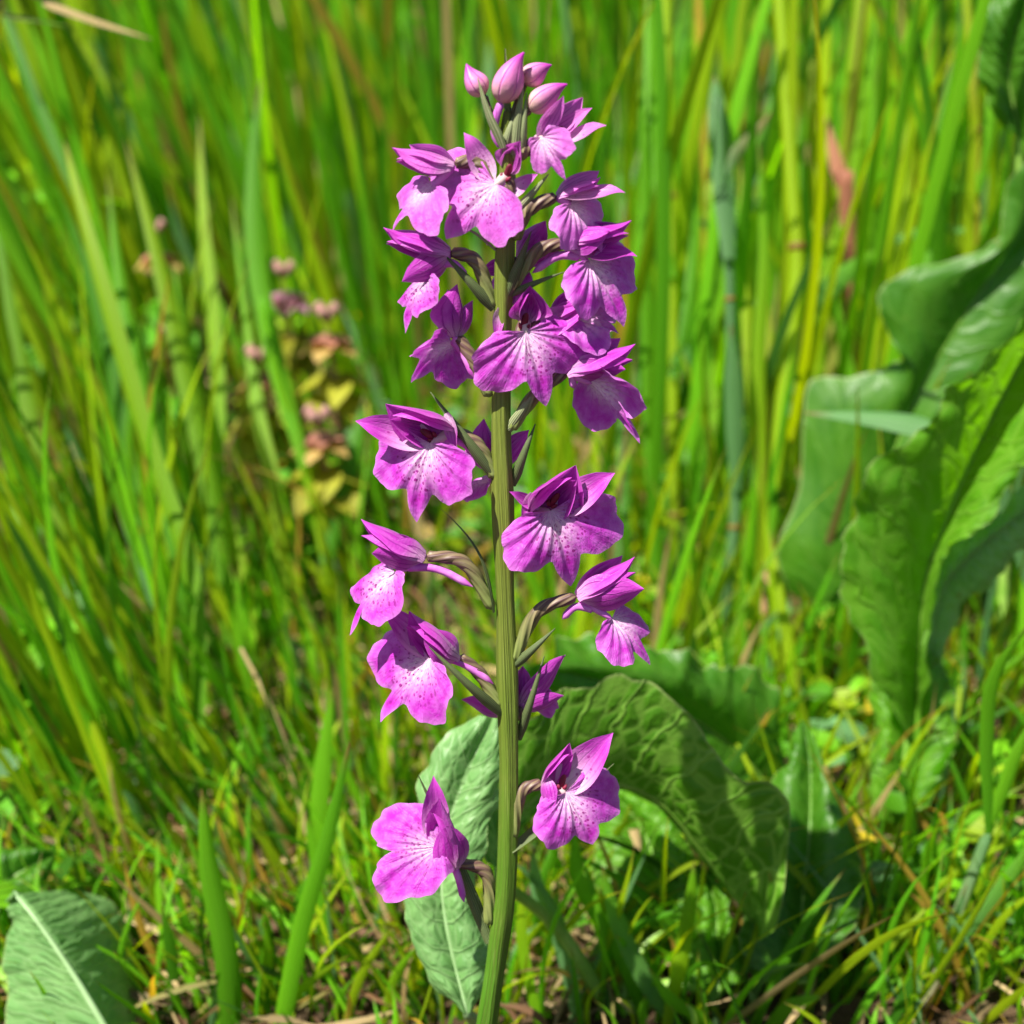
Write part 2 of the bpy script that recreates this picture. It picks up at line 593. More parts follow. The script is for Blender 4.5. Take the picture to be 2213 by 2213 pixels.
V, F, uv = tube(C, rr, 36, ribs=5, ribamp=0.055, twist=2.4)
stem = meshobj('stem', V, F, MAT['stem'], orchid, uv)


def tepal(name, B, T, N, width, mat, parent, arch=0.18, cup=0.35, pale=0.0, tipcurl=0.12, skew=0.0, n=16, m=9, basew=0.30, peak=0.45):
    B, T = np.asarray(B), np.asarray(T)
    ax = T - B
    L = np.linalg.norm(ax)
    axn = ax / L
    N = np.asarray(N, float)
    N = nrm(N - axn * (N @ axn))
    S = np.cross(axn, N)
    mid = (B + T) / 2 - N * arch * L * 2 * 0.9
    t = np.linspace(0, 1, n)
    C = (1 - t)[:, None] ** 2 * B + 2 * (t * (1 - t))[:, None] * mid + (t ** 2)[:, None] * T
    C = C - N * (tipcurl * L * np.clip((t - 0.72) / 0.28, 0, 1) ** 2)[:, None] + S * (skew * L * np.sin(t * math.pi))[:, None]
    k = math.log(0.5) / math.log(peak)
    prof = np.sin(math.pi * t ** k) ** 0.68
    prof = np.maximum(prof, basew * (1 - t) ** 0.8)
    prof = prof * (1 - 0.22 * t) * np.clip((1.04 - t) / 0.22, 0, 1) ** 0.5 + 0.05 * (1 - t)
    prof[-1] = 0.015
    W = width * L * prof
    ph = random.uniform(0, 6)
    u = np.linspace(-1, 1, m)
    T3 = np.gradient(C, axis=0)
    T3 /= np.linalg.norm(T3, axis=1)[:, None]
    NN = np.cross(S[None, :], T3)
    NN *= np.sign(NN @ N)[:, None]
    V = C[:, None, :] + S[None, None, :] * (W[:, None] * u[None, :])[..., None] * (1 - 0.18 * cup)
    rip = 0.05 * np.sin(t[:, None] * 9 + ph + u[None, :] * 2) * np.abs(u[None, :])
    V = V + NN[:, None, :] * (W[:, None] * (cup * u[None, :] ** 2 + rip))[..., None]
    V = V - NN[:, None, :] * (W[:, None] * 0.07 * np.exp(-(u[None, :] / 0.18) ** 2))[..., None]
    uv = np.stack(np.broadcast_arrays((u * 0.5 + 0.5)[None, :], t[:, None]), -1).reshape(-1, 2)
    col = np.tile([pale, random.random(), 0], (n * m, 1))
    return meshobj(name, V.reshape(-1, 3), gridf(n, m), mat, parent, uv, col)


def lip_shape(name, B, T, N, Wf, parent, pale=0.0, droop=0.30, spots=1.0, seed=0, tooth=1.0, asym=0.0, ruf=1.0, us=1.0):
    r_ = random.Random(seed)
    B, T = np.asarray(B), np.asarray(T)
    D = T - B
    L = np.linalg.norm(D)
    D = D / L
    N = nrm(N - D * (np.asarray(N) @ D))
    S = np.cross(D, N)
    na, nr = 121, 21
    th = np.linspace(-1, 1, na)
    A = th * R(112)
    ath = np.abs(th)
    # outline radius by angle: tooth, shallow notch, broad side lobe
    side = 0.64 + 0.24 * np.exp(-((ath - 0.46) / 0.26) ** 2) - 0.30 * np.clip((ath - 0.74) / 0.26, 0, 1) ** 1.3
    notch = -0.045 * np.exp(-((ath - 0.16) / 0.05) ** 2)
    th_ = np.clip(1 - ath / 0.125, 0, 1) ** 0.9 * 0.40 * tooth
    Rr = side + notch + th_
    Rr += 0.022 * np.sin(th * 25 + r_.uniform(0, 6)) * np.clip(ath * 3 - 0.4, 0, 1) + 0.009 * np.sin(th * 61 + r_.uniform(0, 6)) * np.clip(ath * 3 - 0.4, 0, 1)
    Rr *= 1 + asym * th
    rho = np.linspace(0, 1, nr)
    rad = rho[:, None] * Rr[None, :]
    x = rad * np.sin(A)[None, :] * Wf
    y = rad * np.cos(A)[None, :]
    y = y + 0.06 * np.abs(x)
    p1, p2 = r_.uniform(0, 6), r_.uniform(0, 6)
    z = 0.10 * np.sin(rho * math.pi * 0.8)[:, None] * np.ones(na)[None, :]
    z = z - droop * (np.abs(x) ** 1.8) * 0.9 - 0.10 * (y ** 2)
    z = z + ruf * 0.065 * np.sin(th * 9 + p1)[None, :] * rho[:, None] ** 2.5 + ruf * 0.030 * np.sin(th * 21 + p2)[None, :] * rho[:, None] ** 4 + ruf * 0.010 * np.sin(th * 47 + p1 * 2)[None, :] * rho[:, None] ** 7
    z = z - 0.05 * np.exp(-(x / 0.05) ** 2) * np.clip(y * 3, 0, 1)          # groove to the tooth
    z = z + 0.012 * np.sin(th * 40)[None, :] * np.sin(rho * 3.1)[:, None]
    V = B + L * (x[..., None] * S + y[..., None] * D + z[..., None] * N)
    uv = np.stack([x * us + 0.5, y * us], -1).reshape(-1, 2)
    col = np.stack(np.broadcast_arrays(pale, spots, rho[:, None] * np.ones(na)), -1).reshape(-1, 3)
    return meshobj(name, V.reshape(-1, 3), gridf(nr, na), MAT['lip'], parent, uv, col)


def bract(B, T, width, mat, bulge=(0, 0, 1), amt=0.12, n=14):
    B, T = np.asarray(B), np.asarray(T)
    L = np.linalg.norm(T - B)
    ax = (T - B) / L
    N = cdir(bulge)
    N = nrm(N - ax * (N @ ax))
    S = np.cross(ax, N)
    t = np.linspace(0, 1, n)
    C = B + ax * (t * L)[:, None] + N * (amt * L * np.sin(t * math.pi))[:, None]
    W = width * PX * np.clip(np.minimum(1, 0.55 + t * 2.2), 0, 1) * (1 - t) ** 0.75
    W[-1] = 0.0001
    u = np.linspace(-1, 1, 7)
    V = C[:, None] + S * (W[:, None] * u)[..., None] - N * (W[:, None] * 0.75 * u[None, :] ** 2)[..., None]
    uv = np.stack(np.broadcast_arrays((u * .5 + .5)[None, :], t[:, None]), -1).reshape(-1, 2)
    return meshobj('bract', V.reshape(-1, 3), gridf(n, 7), mat, orchid, uv)


def ovary(name, pts, r0, r1, parent, mat=None):
    C = catmull(pts, 26)
    t = np.linspace(0, 1, 26)
    rad = (r0 + (r1 - r0) * t) * (1 + 0.30 * np.sin(t * math.pi)) * PX
    V, F, uv = tube(C, rad, 18, ribs=6, ribamp=0.10, twist=4.0)
    return meshobj(name, V, F, mat or MAT['ovary'], parent, uv)


def flower(attach, base, mid, throat, Fv, dorsal, lats, lip, spur=None, br=None, pale=0.0, hood=0.40, seed=0, petals=True):
    """attach/base/throat and all tips are photo pixels plus an offset towards the camera in pixels"""
    A = O(*attach)
    B = O(*base)
    fw = cdir(Fv)
    pts = [A] + ([O(*mid)] if mid else []) + [B]
    fl = ovary('flower', pts, 11, 11, orchid)
    Tt = O(*throat)
    D = O(*dorsal[:3])
    dw = (dorsal[3] if len(dorsal) > 3 else hood) * 1.38
    sidev = abs(nrm(Fv)[2]) < 0.55 or Fv[2] < 0
    ax = nrm(D - B)
    # dorsal sepal arches over the column; its inner face looks at the lip
    lipT = O(*lip['tip'])
    inn = nrm((lipT - Tt)) * 0.6 + fw * 0.8
    tepal('dorsal_sepal', B, D, inn, dw, MAT['sepal'], fl, arch=0.10, cup=0.75, pale=pale, tipcurl=0.06)
    Ld = np.linalg.norm(D - B)
    if petals:
        Nn = nrm(inn - ax * (inn @ ax))
        S = np.cross(ax, Nn)
        for s in (-1, 1):
            pb = B + S * s * 0.07 * Ld + Nn * 0.05 * Ld
            ptip = B + (D - B) * 0.90 + S * s * 0.05 * Ld + Nn * 0.14 * Ld
            tepal('petal', pb, ptip, Nn - S * s * 0.8, dw * 0.66, MAT['sepal'], fl, arch=0.15, cup=0.55, pale=pale, tipcurl=0.0)
    for q in lats:
        T = O(*q['tip'])
        b = O(*q['base']) if 'base' in q else B
        N = cdir(q['n']) if 'n' in q else fw
        tepal('lateral_sepal', b, T, N, q.get('w', 0.24) * (1.30 if sidev else 1.12), MAT['sepal_in'] if q.get('inner') else MAT['sepal'], fl, arch=q.get('arch', 0.10), cup=q.get('cup', 0.35), pale=pale, tipcurl=q.get('curl', 0.12), skew=q.get('skew', 0.0), peak=q.get('peak', 0.42))
    lb = O(*lip['base']) if 'base' in lip else Tt
    lip_shape('lip', lb, lipT, cdir((lip['n'][0] - .06, lip['n'][1] + .14, lip['n'][2])), lip.get('w', 1.0), fl, pale=max(pale, lip.get('pale', 0)), droop=lip.get('droop', 0.3), spots=lip.get('spots', 1.0), seed=seed, tooth=lip.get('tooth', 1.0), asym=lip.get('asym', 0.0), ruf=lip.get('ruf', 1.0), us=lip.get('us', 1.0))
    # column with its two dark pockets, and the pale throat collar
    up = nrm(D - Tt)
    side = nrm(np.cross(up, fw))
    k = (7.0 if sidev else 10.5) * PX
    Tc = B * 0.6 + Tt * 0.4 if sidev else Tt - fw * 5 * PX
    Cc = catmull([Tc - fw * k * 0.9, Tc - fw * k * 0.3 + up * k * 0.9, Tc + fw * k * 0.1 + up * k * 2.3, Tc + fw * k * 0.5 + up * k * 3.1], 14)
    V1, F1, uv1 = tube(Cc, np.array([.5, .6, .62, .6, .58, .6, .64, 0.62, .60, .56, .50, .42, .32, .15]) * k, 12, ribs=2, ribamp=.22)
    vs_, fs_ = [V1], [F1]
    nn = len(V1)
    for s in (-1, 1):
        Cp = catmull([Tc + fw * k * 0.15 + side * s * k * 0.25 - up * k * 0.35, Tc + fw * k * 0.35 + side * s * k * 0.75 + up * k * 0.25, Tc + fw * k * 0.25 + side * s * k * 1.0 + up * k * 1.0], 8)
        Vp, Fp, _ = tube(Cp, np.array([.12, .30, .40, .42, .40, .34, .22, .08]) * k, 8)
        vs_.append(Vp)
        fs_.append(Fp + nn)
        nn += len(Vp)
    meshobj('column', np.vstack(vs_), np.vstack(fs_), MAT['column'], fl)
    # the pale throat that joins the lip to the ovary
    Cf = catmull([B, B * 0.4 + lb * 0.6 - fw * 3 * PX, lb + nrm(lipT - lb) * 5 * PX], 9)
    Vf, Ff, uvf = tube(Cf, np.array([10, 11, 12, 12, 11, 10, 8.5, 7, 4]) * PX * (0.8 if sidev else 1.0), 12)
    meshobj('throat', Vf, Ff, MAT['throat'] if not sidev else MAT['spur'], fl)
    if spur:
        Cs = catmull([Tt - fw * k * 0.8, B * 0.45 + Tt * 0.2 + O(*spur) * 0.35, O(*spur)], 16)
        t = np.linspace(0, 1, 16)
        V, F, uv = tube(Cs, (9.5 - 1.5 * t) * PX * np.where(t > 0.93, 0.6, 1.0), 10)
        meshobj('spur', V, F, MAT['spur'], fl, uv)
    if br:
        bract(O(*br[0]), O(*br[1]), br[2] if len(br) > 2 else 16, br[3] if len(br) > 3 else MAT['bract'], br[4] if len(br) > 4 else (0, 0, 1), br[5] if len(br) > 5 else .12)
    return fl


def L_(x, y, o, **k):
    return dict(tip=(x, y, o), **k)


# --- upper right, half open
flower((1108, 345, 5), (1160, 305, -5), None, (1196, 300, 12), (.45, .5, .75), (1262, 212, -15, .24),
       [L_(1221, 211, 30, w=.22, base=(1165, 300, 15), n=(.5, .1, .8)), L_(1304, 260, 30, w=.24, base=(1195, 315, 5), n=(-.2, .7, .7), inner=1), L_(1275, 228, 5, w=.18, base=(1185, 300, -2), n=(-.3, .2, .9))],
       dict(base=(1172, 296, 22), tip=(1216, 385, 52), n=(-.55, .15, .8), w=.72, droop=.5, spots=.2), pale=.75, seed=1, petals=False)
# --- top front flower
flower((1092, 455, 15), (1102, 372, -2), None, (1090, 386, 16), (-.2, .1, .95), (1122, 306, 30, .42),
       [L_(1008, 286, 12, w=.24, base=(1062, 395, 5), n=(.2, -.1, .95), inner=1, curl=.2), L_(1158, 374, 25, w=.22, base=(1090, 425, 6), n=(-.1, .2, .95), inner=1)],
       dict(base=(1072, 398, 22), tip=(966, 508, 36), n=(-.05, .3, .95), w=1.25, droop=.14, asym=.22, pale=.25), spur=(1052, 530, 4), pale=.45, seed=2)
# --- left, top: seen from the side
flower((1072, 430, 0), (982, 352, -5), (1035, 355, -8), (948, 378, 0), (-.9, -.1, .4), (846, 326, 0, .26),
       [L_(852, 334, 22, w=.26, n=(-.1, -.6, -.7), base=(976, 358, 8)), L_(880, 318, -25, w=.22, n=(-.2, -.5, .6))],
       dict(base=(935, 402, 0), tip=(846, 494, 12), n=(-.35, .55, .75), w=1.0, droop=.3, asym=-.1, spots=.15), pale=.4, seed=3)
# --- right, below the half open one
flower((1112, 520, 5), (1203, 424, 0), (1140, 455, 5), (1238, 424, 6), (.85, -.2, .45), (1300, 388, -10, .25),
       [L_(1349, 402, 14, w=.22, base=(1215, 425, 8), n=(-.1, .75, .6), inner=1), L_(1300, 372, -25, w=.2, n=(0, -.5, .8))],
       dict(base=(1232, 440, 4), tip=(1300, 540, 6), n=(.45, .35, .8), w=1.0, droop=.25, spots=.2), pale=.65, seed=4)
# --- left, second
flower((1066, 668, 4), (974, 543, 2), (1030, 568, 4), (938, 575, 4), (-.95, -.1, .35), (826, 500, 4, .25),
       [L_(866, 604, 26, w=.26, n=(-.1, .5, -.8), base=(972, 552, 8), arch=.14), L_(845, 512, -25, w=.22, n=(-.2, -.5, .6)), L_(832, 506, 20, w=.2, n=(-.1, -.5, -.8), base=(973, 540, 8))],
       dict(base=(928, 600, 8), tip=(862, 706, 18), n=(-.7, .25, .7), w=.62, droop=.3), spur=(1010, 600, 10), br=((1068, 668, 12), (958, 548, 10), 15), seed=5)
# --- right, second
flower((1100, 628, 8), (1226, 524, 6), (1160, 545, 8), (1262, 555, 8), (.95, 0, .35), (1367, 484, 0, .24),
       [L_(1320, 500, 30, w=.30, n=(0, -.3, -.95), base=(1226, 530, 14), arch=.12), L_(1377, 541, 14, w=.22, n=(0, .7, .7), base=(1245, 545, 8)), L_(1355, 492, -20, w=.2, n=(0, -.4, .8))],
       dict(base=(1272, 564, 8), tip=(1350, 698, 14), n=(.3, .4, .86), w=.95, droop=.2, asym=-.12, spots=.5), spur=(1150, 590, 0), br=((1096, 640, 14), (1148, 500, 14), 15), seed=6)
flower((1090, 600, -16), (1120, 560, -35), None, (1135, 545, -45), (.3, .3, -.9), (1180, 478, -45, .30),
       [L_(1215, 530, -40, w=.26, n=(-.2, .4, -.9)), L_(1040, 590, -50, w=.28, n=(.2, .5, -.9), base=(1095, 570, -40))],
       dict(base=(1120, 575, -45), tip=(1062, 668, -50), n=(-.1, .6, .7), w=.8, droop=.2, tooth=.4, spots=.2), seed=27)
# --- left, third: turned away, in the shade
flower((1060, 858, 6), (990, 727, -4), (1022, 780, 2), (975, 735, -14), (-.6, .3, -.7), (983, 614, -6, .40),
       [L_(1018, 648, -22, w=.2, n=(-.5, 0, -.9)), L_(935, 660, -45, w=.24, n=(.5, 0, -.8))],
       dict(base=(978, 742, -12), tip=(886, 814, -8), n=(-.35, .82, -.45), w=1.35, droop=.3, spots=.2), spur=(1026, 818, 8), br=((1062, 850, 6), (1020, 790, 10), 13), seed=7)
# --- front, middle
flower((1098, 800, 12), (1135, 690, 0), None, (1132, 708, 20), (.02, .1, .97), (1146, 620, 34, .52),
       [L_(1271, 662, 22, w=.24, base=(1145, 718, 4), n=(-.2, .2, .95), inner=1), L_(1074, 733, 34, w=.2, base=(1080, 665, 16), n=(.3, 0, .9), inner=1)],
       dict(base=(1136, 716, 24), tip=(1180, 871, 42), n=(.03, .38, .92), w=1.12, droop=.18, asym=-.02), br=((1092, 640, 4), (1218, 588, 12), 10), seed=8)
# --- behind it, right, upper
flower((1100, 760, 0), (1188, 690, -22), (1140, 710, -8), (1225, 690, -20), (.9, .1, .3), (1284, 626, -22, .27),
       [L_(1282, 660, -15, w=.24, n=(.2, .5, -.8)), L_(1270, 618, -40, w=.22, n=(.2, -.4, .8))],
       dict(base=(1225, 690, -18), tip=(1372, 728, -10), n=(.1, .45, .88), w=.62, droop=.2, tooth=.3, spots=.2), seed=9)
# --- right, third
flower((1102, 930, 8), (1224, 802, -4), (1160, 850, 10), (1268, 785, 0), (.9, .05, .4), (1376, 752, 6, .24),
       [L_(1352, 792, 22, w=.26, n=(0, .5, -.8), base=(1235, 800, 8)), L_(1345, 735, -20, w=.22, n=(0, -.4, .8)), L_(1290, 705, 5, w=.2, base=(1225, 790, 0), n=(.4, -.2, .8))],
       dict(base=(1276, 826, 0), tip=(1385, 944, 2), n=(.45, .62, -.45), w=.85, droop=.3, asym=.1, spots=.1), spur=(1240, 840, -6), br=((1098, 930, 14), (1166, 835, 14), 14, MAT['bract_young']), seed=10)
# --- left, fourth: front
flower((1070, 1034, 8), (985, 930, -4), (1035, 965, 2), (936, 946, 16), (-.42, .1, .88), (832, 880, 30, .36),
       [L_(771, 906, 24, w=.22, base=(935, 955, 5), n=(.1, .15, .95), inner=1), L_(982, 972, 52, w=.24, base=(966, 892, 20), n=(-.7, .1, .7), inner=1)],
       dict(base=(930, 958, 20), tip=(890, 1122, 34), n=(-.2, .4, .9), w=1.0, droop=.2, asym=.13), spur=(1036, 988, 2), br=((1072, 1034, 14), (930, 847, -14), 15), seed=11)
# --- behind the stem
flower((1086, 1060, -16), (1068, 1012, -38), None, (1058, 1015, -55), (-.4, .2, -.9), (1042, 906, -62, .36),
       [L_(1142, 926, -42, w=.2, n=(-.3, 0, -.9)), L_(1000, 940, -80, w=.22, n=(.3, 0, -.9))],
       dict(base=(1062, 1040, -55), tip=(972, 1078, -72), n=(-.1, .85, .45), w=.62, droop=.3, tooth=.4, spots=.2), br=((1106, 1050, -4), (1157, 916, -6), 14), seed=12)
# --- right, fourth: front
flower((1092, 1226, 8), (1150, 1108, -6), (1118, 1180, 4), (1190, 1092, 20), (.15, .1, .95), (1246, 1011, 30, .44),
       [L_(1323, 1020, 26, w=.24, base=(1195, 1108, 6), n=(-.2, .2, .95), inner=1), L_(1106, 1062, 40, w=.2, base=(1165, 1098, 12), n=(.2, .2, .9)), L_(1130, 1126, 40, w=.22, base=(1150, 1065, 14), n=(.4, 0, .9), inner=1)],
       dict(base=(1190, 1104, 24), tip=(1240, 1262, 42), n=(.12, .38, .92), w=1.12, droop=.16, asym=-.16), br=((1096, 1230, 14), (1140, 1120, 8), 13), seed=13)
# --- left, fifth: from the side
flower((1066, 1318, 6), (920, 1201, 2), (1005, 1218, 6), (868, 1228, 4), (-.9, -.3, .35), (776, 1130, 6, .24),
       [L_(803, 1190, 28, w=.30, n=(-.1, .4, -.85), base=(920, 1206, 8), arch=.12), L_(808, 1150, -22, w=.22, n=(-.2, -.5, .6))],
       dict(base=(854, 1238, 4), tip=(744, 1356, 20), n=(-.66, .4, .65), w=.70, droop=.3), spur=(1022, 1268, 12), br=((1070, 1322, 14), (953, 1099, -14), 13, MAT['bract'], (1, 1, 0)), seed=14)
# --- right, fifth: from the side
flower((1108, 1432, 8), (1246, 1288, 4), (1160, 1325, 10), (1290, 1318, 6), (.9, -.1, .4), (1376, 1211, 0, .22),
       [L_(1392, 1266, 28, w=.26, n=(0, .3, -.9), base=(1248, 1292, 12), arch=.12), L_(1350, 1205, -20, w=.2, n=(0, -.4, .8))],
       dict(base=(1322, 1336, 6), tip=(1412, 1426, 14), n=(.5, .45, .7), w=.85, droop=.25, asym=.1, spots=.4), spur=(1215, 1338, 2), br=((1108, 1442, 16), (1200, 1358, 16), 13), seed=15)
# --- left, sixth
flower((1080, 1530, 8), (993, 1418, 4), (1040, 1460, -4), (946, 1415, 14), (-.5, .1, .8), (880, 1327, 24, .34),
       [L_(830, 1310, -4, w=.22, base=(945, 1420, 0), n=(.2, .3, .9), inner=1), L_(912, 1362, 46, w=.34, base=(988, 1425, 18), n=(-.5, .2, -.7), arch=.14)],
       dict(base=(928, 1424, 16), tip=(822, 1553, 34), n=(-.2, .45, .87), w=1.0, droop=.22, asym=.17), spur=(1066, 1478, 4), br=((1086, 1545, 18), (925, 1395, 50), 15), seed=16)
# --- behind the stem, low
flower((1104, 1560, -18), (1126, 1528, -32), None, (1136, 1520, -45), (.2, .2, -.95), (1130, 1438, -44, .24),
       [L_(1216, 1406, -30, w=.15, n=(-.4, .2, -.8)), L_(1217, 1496, -26, w=.22, n=(-.2, .5, -.8), base=(1130, 1535, -30)), L_(1000, 1504, -52, w=.22, n=(.2, .5, -.8), base=(1100, 1545, -40))],
       dict(base=(1140, 1500, -50), tip=(1110, 1560, -120), n=(0, .9, -.4), w=.9), br=((1120, 1600, -10), (1176, 1418, -10), 13), seed=17)
# --- lowest left: opened towards the side
flower((1056, 2000, 8), (990, 1862, 8), (1052, 1890, 0), (952, 1830, 16), (-.35, .15, .9), (944, 1730, 28, .30),
       [L_(938, 1684, 8, w=.20, base=(945, 1830, 4), n=(.1, .1, .95), inner=1), L_(960, 1778, 50, w=.34, base=(986, 1880, 24), n=(-.3, .3, -.8), arch=.12)],
       dict(base=(950, 1830, 18), tip=(738, 1858, 10), n=(-.1, .3, .93), w=.64, droop=.2, tooth=-.45, spots=.8, asym=-.03, us=1.55), spur=(1003, 1950, 22), br=((1056, 2040, 10), (904, 1676, -20), 19, MAT['bract'], (-.25, .1, 1), -.03), seed=18)
# --- lowest right
flower((1108, 1812, 8), (1172, 1692, 0), (1126, 1715, 4), (1214, 1703, 22), (.3, .2, .9), (1234, 1610, 18, .26),
       [L_(1319, 1588, 26, w=.24, base=(1208, 1712, 8), n=(-.1, .2, .95), inner=1), L_(1196, 1752, 50, w=.30, base=(1178, 1680, 22), n=(.5, 0, -.7), arch=.10)],
       dict(base=(1222, 1712, 24), tip=(1293, 1840, 46), n=(.2, .3, .93), w=1.0, droop=.35, asym=-.18, tooth=.6), spur=(1168, 1766, 4), br=((1104, 1838, 16), (1326, 1650, -40), 15, MAT['bract'], (0, -.3, -.9)), seed=19)


def bud(attach, base, tip, width, mid=None, br=None, deep=.0):
    A, B, T = O(*attach), O(*base), O(*tip)
    n, m = 22, 20
    t = np.linspace(0, 1, n)
    L = np.linalg.norm(T - B)
    ax = (T - B) / L
    _, S, N = frames(np.array([B, T]))
    S, N = S[0], N[0]
    N = np.cross(ax, S)
    prof = np.sin(math.pi * t ** 0.72) ** 0.75 * (1 - 0.45 * t ** 2) + 0.02
    prof[0] = 0.18
    prof[-1] = 0.06
    a = np.linspace(0, 2 * math.pi, m + 1)
    ridge = 1 + (0.17 * np.abs(np.cos(1.5 * a + 0.3)) - 0.08)[None, :] * np.sin(t * math.pi)[:, None]
    bend = 0.10 * L * np.clip((t - .6) / .4, 0, 1) ** 2
    C = B + ax * (t * L)[:, None] + S * bend[:, None]
    rad = width * PX * 0.5 * prof[:, None] * ridge
    V = C[:, None] + rad[..., None] * (np.cos(a)[None, :, None] * S + np.sin(a)[None, :, None] * N)
    uv = np.stack(np.broadcast_arrays((a / (2 * math.pi) * 1.0)[None, :], t[:, None]), -1).reshape(-1, 2)
    col = np.tile([1.0 - deep, .5, 0], (n * (m + 1), 1))
    b = meshobj('bud', V.reshape(-1, 3), gridf(n, m + 1), MAT['bud'], orchid, uv, col)
    C2 = catmull([A] + ([O(*mid)] if mid else []) + [B + ax * L * 0.05], 14)
    V, F, uv = tube(C2, np.linspace(9, 8, 14) * PX, 12, ribs=5, ribamp=.1, twist=3)
    meshobj('stalk', V, F, MAT['ovary'] if not deep else MAT['spur'], b, uv)
    if br:
        bract(*br)
    return b


bud((1085, 320, 10), (1082, 222, 12), (1122, 109, 14), 64, (1068, 278, 14), (O(1082, 322, 20), O(1032, 168, 22), 17, MAT['bract_young'], (-.6, .2, .5), .06), deep=.35)
bud((1080, 300, -5), (1046, 206, -8), (1002, 142, -5), 50, (1062, 255, -6))
bud((1100, 280, -15), (1130, 178, -22), (1188, 134, -24), 50, (1118, 225, -22), (O(1100, 300, -14), O(1092, 105, -20), 10, MAT['bract_young'], (0, 0, -1), .04))
bud((1106, 305, 4), (1144, 238, 2), (1220, 174, 4), 54, (1115, 262, 4), (O(1108, 335, 16), O(1132, 172, 14), 15, MAT['bract_young'], (-.2, .2, .9), .05))
bract(O(1088, 330, 14), O(1110, 250, 8), 14, MAT['bract_young'])
bract(O(1128, 330, 10), O(1138, 200, 6), 10, MAT['bract_young'])
bract(O(1108, 470, 14), O(1186, 376, 16), 13, MAT['bract_young'], (.3, -.2, .9), .03)
bract(O(1074, 540, 10), O(958, 480, -10), 10, MAT['bract_young'], (0, 1, 0), .1)

# ------------------------------------------------------------------ broad dock leaves


def dock_leaf(parent, spine, left, right, mat, seed=0, ruf=0.0030, nl=90, nw=33, root=None, wild=1.0, bulge=0.004):
    """spine, left and right margins as (photo x, photo y, depth in metres) from base to tip"""
    r_ = random.Random(seed)
    sp = catmull([P(*q) for q in spine], nl)
    lf = catmull([P(*q) for q in left], nl)
    rt = catmull([P(*q) for q in right], nl)
    t = np.linspace(0, 1, nl)
    u = np.linspace(-1, 1, nw)
    a = np.abs(u)[None, :, None]
    L = lf[:, None] * a + sp[:, None] * (1 - a)
    Rr = rt[:, None] * a + sp[:, None] * (1 - a)
    V = np.where((u < 0)[None, :, None], L, Rr)
    T = np.gradient(sp, axis=0)
    Wd = rt - lf
    N = np.cross(Wd, T)
    N /= np.linalg.norm(N, axis=1)[:, None] + 1e-9
    wid = np.linalg.norm(Wd, axis=1)
    N *= np.where((N @ -FW) < 0, -1, 1)[:, None]
    Lg = np.linalg.norm(np.diff(sp, axis=0), axis=1).sum()
    env = np.clip(wid / wid.max() * 2.0, 0, 1)[:, None]
    U = np.abs(u)[None, :]
    # blistered lamina between side veins, arching bulge, crisped margin
    ph = t[:, None] * 11 - (U * 0.5) ** 1.25 * 3.2
    z = bulge * np.sin(np.clip(U, 0, 1) * math.pi) * env
    z = z + 0.0005 * np.abs(np.sin(ph * math.pi)) * np.sin(U * math.pi * 0.92) * env
    p = [r_.uniform(0, 6) for _ in range(8)]
    k = Lg / 0.009

    def n1(f, off):
        return np.array([mnoise.noise(Vector((q_ * k * f, off, seed * 7.3))) for q_ in t])
    rl = 2.6 * n1(.55, p[0]) + 1.5 * n1(1.2, p[1]) + .6 * n1(2.6, p[2])
    rr_ = 2.6 * n1(.55, p[5] + 9) + 1.5 * n1(1.2, p[6] + 9) + .6 * n1(2.6, p[7] + 9)
    rz = np.where((u < 0)[None, :], rl[:, None], rr_[:, None])
    z = z + ruf * rz * U ** 4 * env
    V = V + N[:, None, :] * z[..., None]
    # margin also wanders in the plane of the leaf
    side = Wd / (wid[:, None] + 1e-9)
    wob = (0.0040 * n1(.5, p[3]) + 0.0022 * n1(1.4, p[4]) + 0.0012 * n1(3.2, p[5])) * wild
    V = V + side[:, None, :] * (np.sign(u)[None, :] * U ** 3 * wob[:, None] * env)[..., None]
    uv = np.stack(np.broadcast_arrays((u * .5 + .5)[None, :], t[:, None]), -1).reshape(-1, 2)
    lo = meshobj('leaf', V.reshape(-1, 3), gridf(nl, nw), mat, parent, uv)
    # midrib, with the stalk that carries it down to the ground
    mid = sp - N * 0.0004
    rad = np.linspace(0.0009, 0.0003, nl)
    if root is not None:
        c = catmull([np.asarray(root), (np.asarray(root) + sp[0]) / 2 + np.array([0.0, 0.004, 0.004]), sp[0]], 14)[:-1]
        mid = np.vstack([c, mid[::3]])
        rad = np.concatenate([np.linspace(0.0022, 0.0013, 13), rad[::3]])
    V2, F2, uv2 = tube(mid, rad, 8)
    meshobj('midrib', V2, F2, MAT['rib_pale'] if mat is MAT['dock_pale'] else MAT['rib'], lo, uv2)
    return lo


def groot(px, py):
    q = P(px, py, gdepth(px, py))
    q[2] = gz(q[0], q[1]) - 0.003
    return q


def D3(pts, d0, d1):
    k = len(pts)
    return [(x, y, d0 + (d1 - d0) * i / (k - 1)) for i, (x, y) in enumerate(pts)]


